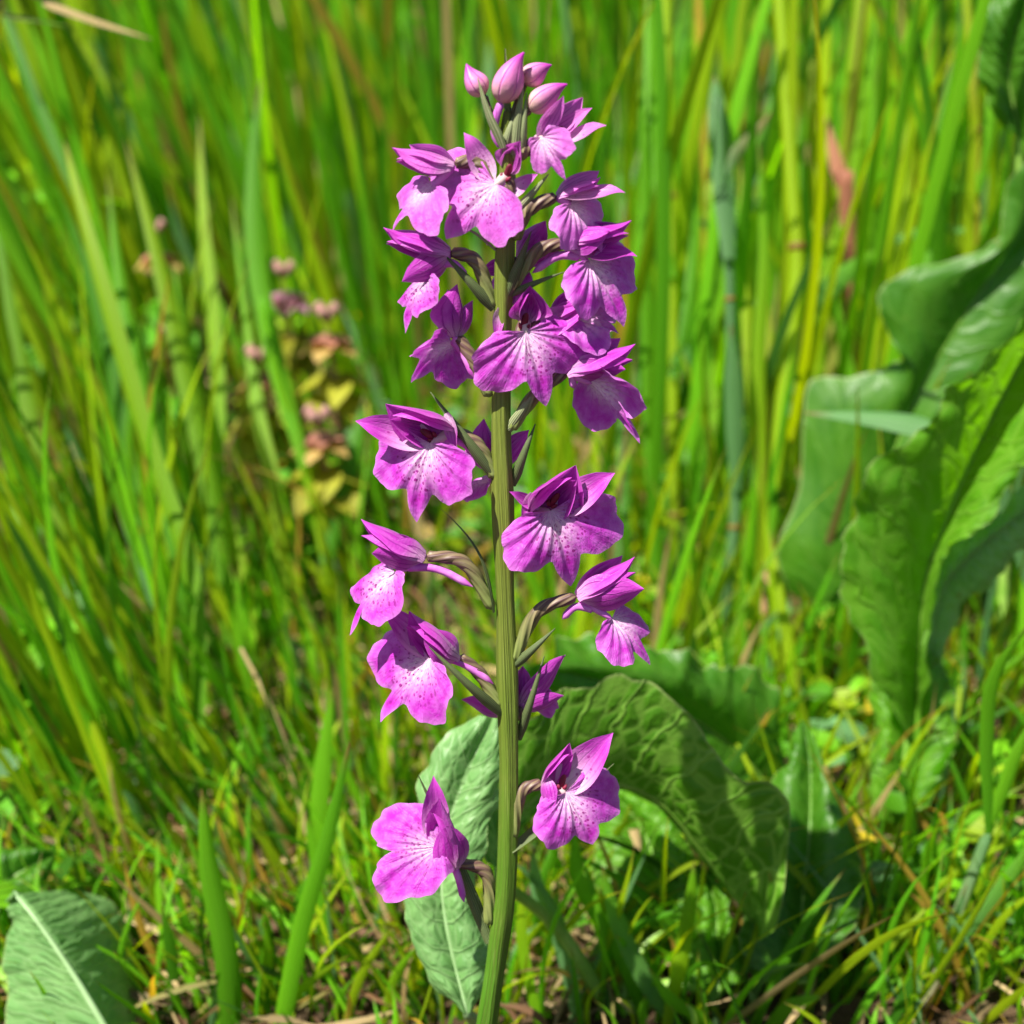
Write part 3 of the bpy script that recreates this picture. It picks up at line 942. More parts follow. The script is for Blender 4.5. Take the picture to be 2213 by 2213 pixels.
# dock behind the orchid's stem
rt_ = groot(1330, 2190)
dockA = empty('dock_plant', np.array([rt_[0], rt_[1], 0.0]))
tag(dockA, 'crinkled broad-leaved dock arching behind the lower half of the orchid stem', 'dock plant')
dock_leaf(dockA, D3([(1075, 1900), (1105, 1780), (1200, 1700), (1310, 1690), (1425, 1735), (1520, 1845), (1600, 1950), (1655, 2020)], .375, .405),
          D3([(1045, 1860), (1050, 1640), (1180, 1505), (1320, 1458), (1470, 1520), (1570, 1665), (1705, 1720), (1672, 2012)], .362, .385),
          D3([(1085, 1900), (1125, 1770), (1215, 1680), (1310, 1660), (1430, 1700), (1530, 1800), (1615, 1920), (1658, 2018)], .385, .425), MAT['dock_near'], 1, root=rt_, ruf=.0015, wild=.6, bulge=.003)
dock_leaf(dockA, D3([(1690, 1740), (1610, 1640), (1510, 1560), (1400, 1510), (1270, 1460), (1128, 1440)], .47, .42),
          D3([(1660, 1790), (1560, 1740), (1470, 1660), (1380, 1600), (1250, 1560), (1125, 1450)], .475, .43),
          D3([(1712, 1650), (1665, 1480), (1560, 1430), (1440, 1396), (1250, 1390), (1130, 1430)], .465, .42), MAT['dock_shade_dark'], 2, root=rt_, ruf=.0034, wild=1.5)
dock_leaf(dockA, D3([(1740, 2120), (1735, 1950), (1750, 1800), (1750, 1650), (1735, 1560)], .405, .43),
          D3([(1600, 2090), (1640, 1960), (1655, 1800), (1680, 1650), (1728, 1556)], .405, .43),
          D3([(1790, 2090), (1850, 1940), (1838, 1800), (1800, 1680), (1740, 1558)], .395, .43), MAT['dock_shade_dark'], 3, root=rt_)
dock_leaf(dockA, D3([(1010, 2190), (975, 2050), (955, 1920), (965, 1800), (1005, 1680), (1065, 1550)], .350, .352),
          D3([(995, 2186), (905, 2085), (872, 1920), (892, 1770), (922, 1640), (1035, 1545)], .350, .352),
          D3([(1022, 2184), (1066, 2090), (1030, 1950), (1058, 1800), (1090, 1690), (1085, 1555)], .350, .352), MAT['dock_pale'], 4, root=groot(1040, 2330), ruf=.0010, wild=.7, bulge=.002)
dock_leaf(dockA, D3([(1440, 2010), (1420, 1880), (1380, 1780), (1300, 1690)], .420, .435),
          D3([(1330, 1990), (1300, 1880), (1290, 1780), (1290, 1690)], .420, .435),
          D3([(1530, 2010), (1500, 1880), (1450, 1770), (1310, 1690)], .415, .435), MAT['dock'], 5, root=rt_)
dock_leaf(dockA, D3([(1555, 2150), (1550, 2050), (1545, 1950), (1500, 1860)], .402, .42),
          D3([(1490, 2130), (1490, 2050), (1500, 1960), (1495, 1860)], .402, .42),
          D3([(1610, 2120), (1600, 2040), (1580, 1950), (1505, 1860)], .402, .42), MAT['dock'], 6, root=rt_)
# dock at the right edge
rt2 = groot(1960, 1900)
dockB = empty('dock_plant', np.array([rt2[0], rt2[1], 0.0]))
tag(dockB, 'large upright dock plant with long crisp-edged leaves beside the tall grass stalks', 'dock plant')
dock_leaf(dockB, D3([(1980, 1600), (1983, 1440), (2003, 1250), (2060, 1090), (2130, 930), (2213, 770), (2330, 580)], .46, .42),
          D3([(1972, 1600), (1880, 1440), (1822, 1210), (1880, 1035), (2010, 915), (2110, 780), (2320, 570)], .45, .40),
          D3([(1988, 1600), (2000, 1450), (2025, 1225), (2110, 1130), (2213, 1010), (2310, 850), (2345, 590)], .45, .40), MAT['dock'], 7, root=rt2, ruf=.0017, wild=1.1)
dock_leaf(dockB, D3([(1990, 1480), (2030, 1290), (2110, 1190), (2240, 1080)], .462, .43),
          D3([(1962, 1420), (1995, 1240), (2090, 1140), (2235, 1030)], .458, .43),
          D3([(2000, 1480), (2065, 1310), (2150, 1260), (2245, 1130)], .47, .44), MAT['dock_pale'], 8, root=rt2, ruf=.0012)
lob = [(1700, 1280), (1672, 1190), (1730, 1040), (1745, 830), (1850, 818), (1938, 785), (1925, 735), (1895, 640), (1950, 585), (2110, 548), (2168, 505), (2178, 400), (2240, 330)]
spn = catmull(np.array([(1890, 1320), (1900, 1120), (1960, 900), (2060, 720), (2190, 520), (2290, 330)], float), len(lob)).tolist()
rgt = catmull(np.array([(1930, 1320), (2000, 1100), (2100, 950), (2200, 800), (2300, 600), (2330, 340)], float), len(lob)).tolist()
dock_leaf(dockB, D3(spn, .53, .50), D3(lob, .53, .49), D3(rgt, .53, .50), MAT['dock_shade_dark'], 9, root=rt2, ruf=.0015, wild=.5)
dock_leaf(dockB, D3([(1945, 1780), (1955, 1620), (1965, 1460), (1970, 1330)], .455, .46),
          D3([(1885, 1760), (1876, 1600), (1890, 1450), (1965, 1325)], .455, .46),
          D3([(2010, 1740), (2078, 1580), (2045, 1460), (1975, 1325)], .445, .46), MAT['dock'], 10, root=rt2)
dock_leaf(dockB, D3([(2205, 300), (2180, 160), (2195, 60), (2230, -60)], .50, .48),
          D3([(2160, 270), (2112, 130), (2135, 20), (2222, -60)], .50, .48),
          D3([(2250, 300), (2260, 160), (2265, 60), (2236, -60)], .50, .48), MAT['dock_shade_dark'], 11, root=P(2260, 900, .50) * np.array([1, 1, 0]), ruf=.0012)
# dock at the left edge, low
rt3 = groot(170, 2420)
dockC = empty('dock_plant', np.array([rt3[0], rt3[1], 0.0]))
tag(dockC, 'low dock plant with a folded ribbed leaf beside the two broad grass blades', 'dock plant')
dock_leaf(dockC, D3([(275, 2300), (170, 2120), (84, 1992), (30, 1925)], .372, .385),
          D3([(20, 2310), (2, 2130), (12, 2010), (20, 1940)], .385, .392),
          D3([(345, 2290), (305, 2130), (262, 1975), (150, 1928)], .415, .425), MAT['dock_pale'], 12, root=rt3, ruf=.0008, wild=.7, bulge=.001)
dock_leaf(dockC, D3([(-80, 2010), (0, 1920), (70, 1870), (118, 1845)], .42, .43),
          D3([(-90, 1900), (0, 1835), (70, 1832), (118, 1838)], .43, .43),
          D3([(-60, 2020), (20, 1960), (90, 1935), (120, 1850)], .41, .43), MAT['dock_shade_dark'], 13, root=rt3)

# ------------------------------------------------------------------ grass
YG = np.array([0.22, 0.34, 0.005])
GR = np.array([0.065, 0.23, 0.005])
DG = np.array([0.030, 0.11, 0.006])
BG = np.array([0.10, 0.23, 0.085])
LG = np.array([0.125, 0.35, 0.008])
TAN = np.array([0.36, 0.27, 0.13])
OCH = np.array([0.32, 0.22, 0.035])
BRN = np.array([0.18, 0.09, 0.04])
CNAME = [(YG, 'yellow-green'), (GR, 'mid green'), (DG, 'dark green'), (BG, 'blue-green'), (LG, 'bright green'), (TAN, 'straw-coloured'), (OCH, 'ochre')]


def blade_geo(C, W, side, fold=0.25, c0=None, c1=None, tipc=None, basec=None):
    C = np.asarray(C)
    n = len(C)
    T = np.gradient(C, axis=0)
    T /= np.linalg.norm(T, axis=1)[:, None] + 1e-9
    S = side[None, :] - T * (T @ side)[:, None]
    S /= np.linalg.norm(S, axis=1)[:, None] + 1e-9
    N = np.cross(T, S)
    W = np.asarray(W)[:, None]
    V = np.stack([C - S * W, C - N * W * fold * 2, C + S * W], 1).reshape(-1, 3)
    t = np.linspace(0, 1, n)
    col = c0[None, :] * (1 - t[:, None]) + c1[None, :] * t[:, None]
    if basec is not None:
        k = np.clip(1 - t / 0.22, 0, 1)[:, None]
        col = col * (1 - k) + basec * k
    if tipc is not None:
        k = np.clip((t - 0.9) / 0.1, 0, 1)[:, None]
        col = col * (1 - k) + tipc * k
    col = np.repeat(col, 3, 0)
    uv = np.stack(np.broadcast_arrays(np.array([0, .5, 1.0])[None, :], t[:, None]), -1).reshape(-1, 2)
    return V, gridf(n, 3), uv, col


def wprof(n, kind='blade'):
    t = np.linspace(0, 1, n)
    if kind == 'blade':
        return np.clip(np.minimum(0.55 + t * 1.5, 1.0), 0, 1) * np.clip((1 - t) * 2.6, 0, 1) ** 0.75 + 0.01
    if kind == 'lance':
        return np.minimum(.62 + t * .6, 1) * np.clip(1.002 - t, 0, 1) ** .62
    return 1 - 0.35 * t


def pxblade(name, pts, wpx, c0, c1, label, group, cat='grass', d0=None, d1=None, root=True, tipc=BRN, basec=None, parent=None, kind='blade', yaw=0.0, fold=.22, mat='grass', n=26):
    """a blade through photo pixels listed from base to tip; d0, d1 its depths there"""
    if d0 is None:
        d0 = gdepth(*pts[0])
    if d1 is None:
        d1 = d0
    q = [P(x, y, d0 + (d1 - d0) * i / (len(pts) - 1)) for i, (x, y) in enumerate(pts)]
    if root and q[0][2] > 0.004:
        dirn = nrm(q[0] - q[1])
        dirn = nrm(dirn * 0.5 + np.array([0, 0, -1.0]))
        k = (q[0][2] + 0.004) / -dirn[2]
        q = [q[0] + dirn * k] + q
    elif root:
        q[0][2] = gz(q[0][0], q[0][1]) - 0.004
    C = catmull(q, n)
    W = wpx * 0.5 * (2 * HT * (d0 + d1) / 2 / SZ) * wprof(n, kind)
    side = nrm(np.cross(FW, C[-1] - C[0]) * math.cos(yaw) + FW * math.sin(yaw) * np.linalg.norm(C[-1] - C[0]))
    V, F, uv, col = blade_geo(C, W, side, fold, c0, c1, tipc, basec)
    o = meshobj(name, V, F, MAT[mat], parent, uv, col)
    if parent is None:
        tag(o, label, cat, group)
    return o


# --- the two sharp blades, low left
pxblade('grass_shoot', [(500, 2260), (490, 2080), (452, 1880), (436, 1705)], 80, GR * .8, LG, 'broad blunt grass blade standing upright beside the low dock', None, d0=.40, d1=.385, kind='lance', fold=.4, yaw=.25)
pxblade('grass_shoot', [(590, 2240), (650, 2010), (705, 1820), (756, 1602)], 64, LG, GR, 'broad grass blade slanting towards the lowest orchid flower', None, d0=.40, d1=.375, kind='lance', fold=.4, yaw=-.2)

# --- tall jointed grasses, right of the orchid
TG = 'tall jointed grasses beside the dock'


def stalk(label, culm, wpx, c, blades, d, sheath=None, group=TG):
    q = [P(x, y, d + (i * 0.0)) for i, (x, y) in enumerate(culm)]
    base = q[0].copy()
    dn = nrm(nrm(q[0] - q[1]) * 0.3 + np.array([0, 0, -1]))
    if base[2] > 0:
        base = base + dn * (base[2] / -dn[2])
    root = empty('grass_stalk', np.array([base[0], base[1], 0]))
    tag(root, label, 'grass', group)
    k = 2 * HT * d / SZ
    C = catmull([base - np.array([0, 0, .004])] + q, 40)
    rad = np.linspace(wpx * 0.55, wpx * 0.42, 40) * k
    V, F, uv = tube(C, rad, 10)
    t = np.linspace(0, 1, 40)[:, None]
    cc = c[0] * (1 - t) + c[1] * t
    if sheath is not None:
        kk = np.clip((sheath[0] - t) / 0.04, 0, 1)
        cc = cc * (1 - kk) + sheath[1] * kk
    meshobj('culm', V, F, MAT['grass'], root, uv, np.repeat(cc, 11, 0))
    # swollen joints
    for f in (0.30, 0.62):
        i = int(f * 39)
        T = nrm(C[i + 1] - C[i])
        Cn = np.array([C[i] + T * k * wpx * s for s in (-.45, -.2, 0, .2, .45)])
        Vn, Fn, un = tube(Cn, np.array([.95, 1.15, 1.22, 1.15, .95]) * rad[i], 10)
        meshobj('joint', Vn, Fn, MAT['grass'], root, un, np.tile(np.array([.22, .16, .03]), (len(Vn), 1)))
    for b in blades:
        pxblade('blade', b[0], b[1], b[2], b[3], None, None, d0=d - .004, d1=d + (b[4] if len(b) > 4 else 0.0), root=False, parent=root, yaw=b[5] if len(b) > 5 else 0.2)
    return root


stalk('thick yellow-green grass stalk on a tan sheath beside the dock', [(1662, 1500), (1657, 1217), (1690, 900), (1722, 590), (1713, 420), (1690, 60), (1680, -80)], 36, (YG * 1.15, YG * 1.1),
      [([(1657, 1217), (1632, 900), (1612, 600), (1600, 340)], 34, YG * 1.2, YG, .02), ([(1660, 1180), (1700, 820), (1735, 640), (1738, 480), (1722, 200)], 44, LG, LG, .02),
       ([(1655, 1200), (1640, 800), (1652, 560), (1640, 300)], 30, YG, LG, -.01), ([(1700, 900), (1740, 690), (1830, 590), (1905, 536)], 44, BG, LG, .03),
       ([(1658, 1190), (1665, 860), (1660, 640)], 26, np.array([.30, .20, .03]), YG, .01)], .555, sheath=(.33, np.array([.42, .28, .17])))
stalk('slender yellow grass stalk close behind the orchid flowers', [(1458, 1362), (1454, 990), (1453, 650), (1447, 330), (1440, 60), (1436, -90)], 25, (YG * .9, YG * 1.2),
      [([(1454, 820), (1490, 640), (1500, 480), (1508, 330)], 30, GR, LG, .02), ([(1453, 600), (1420, 380), (1405, 150), (1400, -40)], 30, LG, LG, .02)], .60)
stalk('orange-jointed grass stalk rising past the dark dock leaf', [(2100, 700), (2105, 550), (2109, 298), (2098, 120), (2085, -60)], 24, (np.array([.27, .19, .02]), YG),
      [([(2107, 420), (2130, 300), (2150, 180), (2170, 60)], 34, LG, LG, .02), ([(2103, 500), (2020, 495), (1960, 510), (1890, 540)], 20, GR, BG, .02)], .57)
stalk('glaucous blue-green grass stalk with a bent flag leaf', [(1570, 1300), (1591, 1072), (1583, 866), (1575, 560), (1560, 400), (1552, 200)], 24, (BG * .8, BG),
      [([(1575, 560), (1565, 420), (1552, 250), (1545, 160)], 48, BG, BG * 1.1, .01), ([(1572, 380), (1590, 330), (1630, 290), (1668, 240)], 24, BG, TAN * .8, .0),
       ([(1591, 1060), (1586, 860), (1580, 700)], 40, BG, BG, -.01)], .545)
stalk('bent grass stalk with a purple-grey sheath at the foot of the dock', [(1985, 2190), (2047, 2060), (2075, 1965), (2138, 1795)], 30, (np.array([.34, .27, .22]), BG),
      [([(2138, 1800), (2132, 1600), (2150, 1460), (2230, 1340)], 34, GR, LG, -.02), ([(2136, 1790), (2170, 1700), (2200, 1620), (2250, 1530)], 32, LG, LG, -.01),
       ([(2047, 2062), (2110, 1990), (2180, 1900), (2240, 1800)], 40, BG, LG, -.01)], .405, group=None)
stalk('jointed green grass stalk leaning over the mauve-topped dead-nettle', [(730, 1400), (700, 1197), (646, 957), (596, 800), (566, 640)], 22, (YG, LG),
      [([(660, 1010), (600, 800), (556, 580), (548, 373), (563, 165)], 42, LG, GR, .02), ([(705, 1220), (730, 1080), (765, 980), (790, 850)], 46, GR, GR, .02), ([(700, 1190), (660, 960), (615, 900), (590, 760)], 26, YG, YG, .03)], .60, group=None)

# --- single blades one can pick out
LB = 'long grass blades leaning away from the orchid'
left_blades = [
    ([(400, 1800), (430, 1500), (414, 1240), (330, 980), (224, 621), (166, 414), (137, 294)], 44, GR, YG),
    ([(360, 1520), (300, 1150), (240, 800), (140, 400), (40, 120), (-20, -40)], 40, DG * 1.2, GR),
    ([(420, 1560), (380, 1200), (320, 900), (262, 620), (232, 375)], 34, GR, LG),
    ([(260, 1560), (150, 1240), (60, 900), (0, 560), (-40, 300)], 42, YG * .9, GR),
    ([(240, 1640), (120, 1330), (40, 1120), (-40, 940)], 44, YG, LG),
    ([(520, 1500), (470, 1150), (400, 820), (330, 520), (270, 300)], 38, GR, YG),
    ([(500, 1450), (470, 1130), (470, 800), (440, 480), (430, 250)], 34, LG, YG),
    ([(310, 1700), (230, 1420), (120, 1200), (70, 1060)], 36, BG, GR),
    ([(560, 1480), (520, 1220), (440, 960), (400, 700), (372, 560)], 30, YG, LG),
    ([(620, 1430), (600, 1100), (560, 900), (530, 700), (500, 420)], 30, YG, LG),
]
for pts, wp, a, b in left_blades:
    pxblade('grass_shoot', pts, wp, a, b, 'long green grass blade leaning away beside the leaning jointed stalk', LB, d1=gdepth(*pts[0]) + .05, yaw=random.uniform(-.6, .6))
right_blades = [
    ([(1600, 1320), (1570, 1000), (1480, 760), (1420, 600)], 40, GR, BG), ([(1520, 1330), (1420, 1000), (1380, 760), (1360, 520)], 34, GR, GR),
    ([(1780, 1050), (1770, 700), (1840, 420), (1880, 160), (1900, -30)], 36, YG, LG), ([(1850, 1000), (1835, 700), (1830, 500), (1850, 250)], 34, LG, LG),
    ([(1940, 900), (1950, 560), (1960, 300), (1950, -30)], 32, YG, YG), ([(2030, 850), (2010, 560), (2030, 320), (2060, 100)], 36, LG, GR),
    ([(1800, 900), (1770, 300), (1760, 150), (1768, -20)], 30, np.array([.26, .24, .06]), YG), ([(1570, 1100), (1520, 600), (1560, 250), (1590, -20)], 32, LG, YG),
    ([(1420, 1250), (1400, 800), (1395, 420), (1380, 60)], 34, GR, LG), ([(1340, 1350), (1350, 950), (1345, 560), (1330, 150)], 30, DG * 1.3, GR),
    ([(2060, 820), (2120, 520), (2150, 380), (2170, 300)], 40, LG, LG), ([(1640, 1000), (1620, 700), (1560, 520), (1500, 470)], 46, DG, BG),
]
for pts, wp, a, b in right_blades:
    pxblade('grass_shoot', pts, wp, a, b, 'long upright grass blade among the tall jointed stalks', 'upright grass blades among the jointed stalks', d0=random.uniform(.58, .70), d1=random.uniform(.6, .72), yaw=random.uniform(-.6, .6))
pxblade('grass_shoot', [(2120, 960), (2000, 925), (1880, 905), (1735, 892)], 56, BG, BG * 1.2, 'short blue-green grass blade lying level behind the large dock leaf', None, d0=.475, d1=.49, yaw=.3)
pxblade('grass_shoot', [(2030, 2240), (1990, 2170), (1920, 2128), (1800, 2112), (1682, 2116)], 40, GR, LG, 'grass blade arching low over the ground below the dark dock leaves', None, d0=.41, d1=.42, yaw=.4)
# low blades, lower right of the stem
lows = [([(1480, 2230), (1390, 2110), (1330, 1980), (1300, 1870)], 40, BG, LG), ([(1400, 2210), (1340, 2060), (1250, 1900), (1245, 1780)], 36, GR, LG), ([(1260, 2230), (1215, 2040), (1165, 1930), (1150, 1830)], 42, BG, BG * 1.2),
        ([(1180, 2260), (1130, 2050), (1130, 1900)], 28, LG, YG), ([(1430, 2250), (1470, 2080), (1490, 1960), (1500, 1860)], 34, YG, LG), ([(1560, 2250), (1510, 2200), (1450, 2160), (1400, 2090)], 30, LG, LG),
        ([(820, 2230), (850, 2120), (905, 2040)], 20, YG, LG), ([(730, 2230), (780, 2110), (850, 2000)], 20, YG, YG), ([(600, 2230), (640, 2150), (760, 2060)], 22, LG, YG), ([(560, 2190), (580, 2080), (570, 1990)], 22, YG, LG),
        ([(380, 2190), (370, 2060), (350, 1960)], 26, DG, GR), ([(700, 2120), (690, 1900), (660, 1760)], 34, GR, LG), ([(720, 1960), (690, 1800), (700, 1640), (720, 1480)], 40, LG, LG), ([(1640, 2250), (1700, 2180), (1780, 2150)], 30, LG, LG)]
for pts, wp, a, b in lows:
    pxblade('grass_shoot', pts, wp, a, b, 'short green grass blade growing from the straw litter near the orchid foot', 'short grass blades in the straw litter', d1=gdepth(*pts[0]) - .01, yaw=random.uniform(-.5, .5))
# dry stalks
for pts, wp, lab in [([(1410, 2110), (1392, 1950), (1370, 1790)], 34, 'thick dry tan straw standing upright below the arching dock leaf'),
                     ([(1190, 2000), (1205, 1880), (1215, 1790)], 20, 'thin brown straw standing close beside the orchid stem'),
                     ([(690, 1900), (640, 1700), (590, 1540), (520, 1400)], 13, 'long grey-tan dry stalk leaning behind the slanting broad blade'),
                     ([(260, 1500), (240, 1330), (200, 1120), (150, 960)], 13, 'grey dry stalk leaning among the long green blades')]:
    pxblade('dry_stalk', pts, wp, TAN * .8, TAN, lab, None, cat='straw', d1=gdepth(*pts[0]), kind='stalk', mat='straw', tipc=None, fold=.5)
pxblade('dry_stalk', [(-60, -50), (85, 2), (200, 45), (332, 86)], 26, TAN * 1.2, TAN, 'long bleached dry grass leaf bent over across the meadow grass', None, cat='straw', d0=.50, d1=.52, mat='straw')
pxblade('dry_stalk', [(-70, 16), (0, 32), (80, 44), (150, 58)], 20, TAN * 1.1, GR, 'short bleached grass leaf tip below the long bent dry leaf', None, cat='straw', d0=.51, d1=.53, mat='straw')
pxblade('dead_leaf', [(1830, 440), (1820, 400), (1800, 320), (1785, 250)], 34, np.array([.26, .09, .06]), np.array([.30, .14, .08]), 'reddish brown withered leaf standing among the tall grass', None, cat='leaf', d0=.62, d1=.62, mat='straw')
pxblade('straw_piece', [(1110, 2075), (1180, 2050), (1250, 2052)], 34, TAN * 1.1, OCH * 1.2, 'flat pale straw lying across the ground beside the orchid stem', None, cat='straw', d1=gdepth(1250, 2052), root=False, mat='straw', kind='stalk', tipc=None)
pxblade('straw_piece', [(372, 2100), (395, 2050), (430, 2022)], 26, np.array([.36, .25, .18]), TAN, 'curled pale straw lying between the low dock and the blunt broad blade', None, cat='straw', d0=gdepth(372, 2110), d1=gdepth(430, 2040), root=False, mat='straw', kind='stalk', tipc=None)
pxblade('straw_piece', [(512, 2110), (520, 2040), (525, 1975)], 26, np.array([.33, .23, .15]), TAN * .9, 'short pale straw propped between the two broad blades', None, cat='straw', d0=gdepth(512, 2110), d1=gdepth(525, 2040), root=True, mat='straw', kind='stalk', tipc=None)

# --- the meadow: the blades that show largest are things, the rest one mass


def lean_at(px):
    return np.interp(px, [-200, 300, 800, 1300, 2400], [-.42, -.34, -.16, .02, .05])


cand = []
DM = 3.6


def add_rand(N, dlo, dhi, hlo, hhi, wlo, whi, pal, pxlo=-250, pxhi=2460, nseg=9, gauss=.16, droop=.25):
    for _ in range(N):
        d = (random.uniform(dlo ** .8, dhi ** .8)) ** (1 / .8)
        px = random.uniform(pxlo, pxhi)
        x = (px - HZ) / HZ * HT * d
        y = (d - CAM[2] * math.sin(PITCH)) / math.cos(PITCH)
        h = random.uniform(hlo, hhi)
        ln = lean_at(px) + random.gauss(0, gauss)
        ly = random.gauss(0.03, .14)
        b = np.array([x, y, gz(x, y) - .003])
        dr = random.uniform(0, droop)
        t = np.linspace(0, 1, nseg)
        az = random.uniform(0, 6.28)
        C = b + np.stack([ln * h * t + dr * h * math.cos(az) * t ** 2.5, ly * h * t + dr * h * math.sin(az) * t ** 2.5, h * t * (1 - .25 * dr * t ** 2)], -1)
        yaw = random.uniform(-1.1, 1.1)
        side = np.array([math.cos(yaw), math.sin(yaw), 0])
        wd = random.uniform(wlo, whi) * .5
        k = random.random()
        c = pal[0][-1]
        for p_, cc in pal:
            if k < p_:
                c = cc
                break
            k -= p_
        else:
            c = pal[-1][1]
        j = random.uniform(.7, 1.25)
        cand.append((C, wd * wprof(nseg), side, c * j * np.array([random.uniform(.85, 1.2), 1, 1]), c * j * random.uniform(.9, 1.25), min(CNAME, key=lambda z: np.abs(nrm(z[0]) - nrm(c)).sum())[1]))


PALB = [(.36, YG), (.22, GR), (.26, LG), (.04, BG), (.07, DG), (.03, TAN * .8), (.02, OCH)]
PALS = [(.26, YG * .9), (.26, GR), (.14, LG), (.08, BG), (.14, TAN * .8), (.12, OCH)]
random.seed(21)
add_rand(230, .60, .80, .16, .36, .0028, .0058, PALB, 1150, 2460, gauss=.08)
add_rand(170, .62, .82, .14, .32, .0028, .0058, PALB, -250, 480, gauss=.10)
add_rand(50, .68, .90, .10, .24, .0025, .005, PALB, 560, 1150)
add_rand(380, .46, .70, .06, .18, .0016, .0040, PALB, -200, 500, gauss=.14)
add_rand(220, .46, .66, .03, .085, .0014, .0034, PALB, 480, 900, gauss=.20)
add_rand(1100, .40, .56, .012, .05, .0008, .0022, PALB, -100, 1100, gauss=.3, droop=.6)
add_rand(900, .40, .60, .015, .07, .0010, .0030, PALB, 1050, 2350, gauss=.3, droop=.6)
add_rand(420, .345, .43, .010, .034, .0008, .0024, PALB, -150, 2400, gauss=.35, droop=.7)
add_rand(140, .50, .62, .04, .14, .0018, .0040, PALB, 1150, 2300, gauss=.14)
add_rand(1000, .80, 1.25, .16, .42, .0035, .0072, PALB, gauss=.11)
add_rand(2000, 1.2, 2.2, .20, .46, .004, .008, PALB, gauss=.12)
add_rand(2600, 2.2, 4.5, .25, .5, .005, .010, PALB, gauss=.12)
add_rand(1300, .41, .75, .010, .050, .0008, .0026, PALS, droop=.7, gauss=.35)
add_rand(700, .6, 1.1, .03, .10, .0015, .004, PALS, droop=.7, gauss=.3)


def score(c):
    q = project(c[0])
    ins = (q[:, 0] > 0) & (q[:, 0] < SZ) & (q[:, 1] > 0) & (q[:, 1] < SZ)
    if ins.sum() < 2:
        return 0
    L = np.linalg.norm(np.diff(q[ins][:, :2], axis=0), axis=1).sum()
    return L * (c[1].max() / q[0, 2])


cand.sort(key=score, reverse=True)
for i, c in enumerate(cand[:240]):
    V, F, uv, col = blade_geo(c[0], c[1], c[2], .22, c[3], c[4], BRN)
    o = meshobj('grass_shoot', V, F, MAT['grass'], None, uv, col)
    if project(c[0])[0, 0] < 1090:
        tag(o, 'blurred %s grass blade in the meadow on the dead-nettle side of the orchid' % c[5], 'grass', '%s meadow blades on the dead-nettle side' % c[5])
    else:
        tag(o, 'blurred %s grass blade in the meadow behind the jointed stalks and dock' % c[5], 'grass', '%s meadow blades behind the jointed stalks' % c[5])
Vs, Fs, Us, Cs, k = [], [], [], [], 0
for c in cand[240:]:
    V, F, uv, col = blade_geo(c[0], c[1], c[2], .22, c[3], c[4], BRN)
    Vs.append(V); Fs.append(F + k); Us.append(uv); Cs.append(col)
    k += len(V)
mg = meshobj('meadow_grass', np.vstack(Vs), np.vstack(Fs), MAT['grass'], None, np.vstack(Us), np.vstack(Cs), origin=np.array([0, 1.2, 0]))
tag(mg, 'dense green meadow grass filling the background', 'grass', kind='stuff')

# --- straw litter and low ground cover
random.seed(5)
Vs, Fs, Us, Cs, k = [], [], [], [], 0
for _ in range(4600):
    d = random.uniform(.36, .9)
    px = random.uniform(-250, 2460)
    if px > 1400 and random.random() < .5:
        continue
    x = (px - HZ) / HZ * HT * d
    y = (d - CAM[2] * math.sin(PITCH)) / math.cos(PITCH)
    L = random.uniform(.006, .028)
    az = random.uniform(0, 6.28)
    el = random.uniform(-.05, .45)
    n = 6
    t = np.linspace(0, 1, n)
    C = np.array([x, y, gz(x, y) + random.uniform(.0, .012)]) + np.stack([np.cos(az + t * random.uniform(-.8, .8)) * L * t, np.sin(az + t * random.uniform(-.8, .8)) * L * t, L * t * el * (1 - .6 * t)], -1)
    c = random.choice([TAN * .8, TAN * .5, OCH * .7, BRN * .8, BRN * .5, TAN, np.array([.16, .15, .04])]) * random.uniform(.7, 1.25)
    yaw = random.uniform(0, 6.28)
    side = nrm(np.array([math.cos(yaw), math.sin(yaw), random.uniform(-.4, .4)]))
    V, F, uv, col = blade_geo(C, np.array([.3, .8, 1, 1, .7, .2]) * random.uniform(.0004, .0014), side, .3, c, c * .8)
    Vs.append(V); Fs.append(F + k); Us.append(uv); Cs.append(col)
    k += len(V)
tag(meshobj('straw_litter', np.vstack(Vs), np.vstack(Fs), MAT['straw'], None, np.vstack(Us), np.vstack(Cs), origin=np.array([0, .4, 0])), 'brown straw and dead leaf litter on the soil', 'litter', kind='stuff')


def leaflet(c, nv, L, W, roll=0.0, n=6, m=5, cup=.25):
    """small ovate leaf: centre base c, direction nv"""
    nv = nrm(nv)
    S = nrm(np.cross(nv, np.array([0, 0, 1.0])) + 1e-6)
    N = np.cross(S, nv)
    S, N = S * math.cos(roll) + N * math.sin(roll), N * math.cos(roll) - S * math.sin(roll)
    t = np.linspace(0, 1, n)
    u = np.linspace(-1, 1, m)
    w_ = W * .5 * np.sin(math.pi * np.clip(t * .94 + .04, 0, 1) ** .8) ** .8
    V = c + nv * (t * L)[:, None, None] + S * (w_[:, None] * u)[..., None] + N * (cup * w_[:, None] * u ** 2 - .25 * L * (t ** 2)[:, None])[..., None]
    uv = np.stack(np.broadcast_arrays((u * .5 + .5)[None, :], t[:, None]), -1).reshape(-1, 2)
    return V.reshape(-1, 3), gridf(n, m), uv


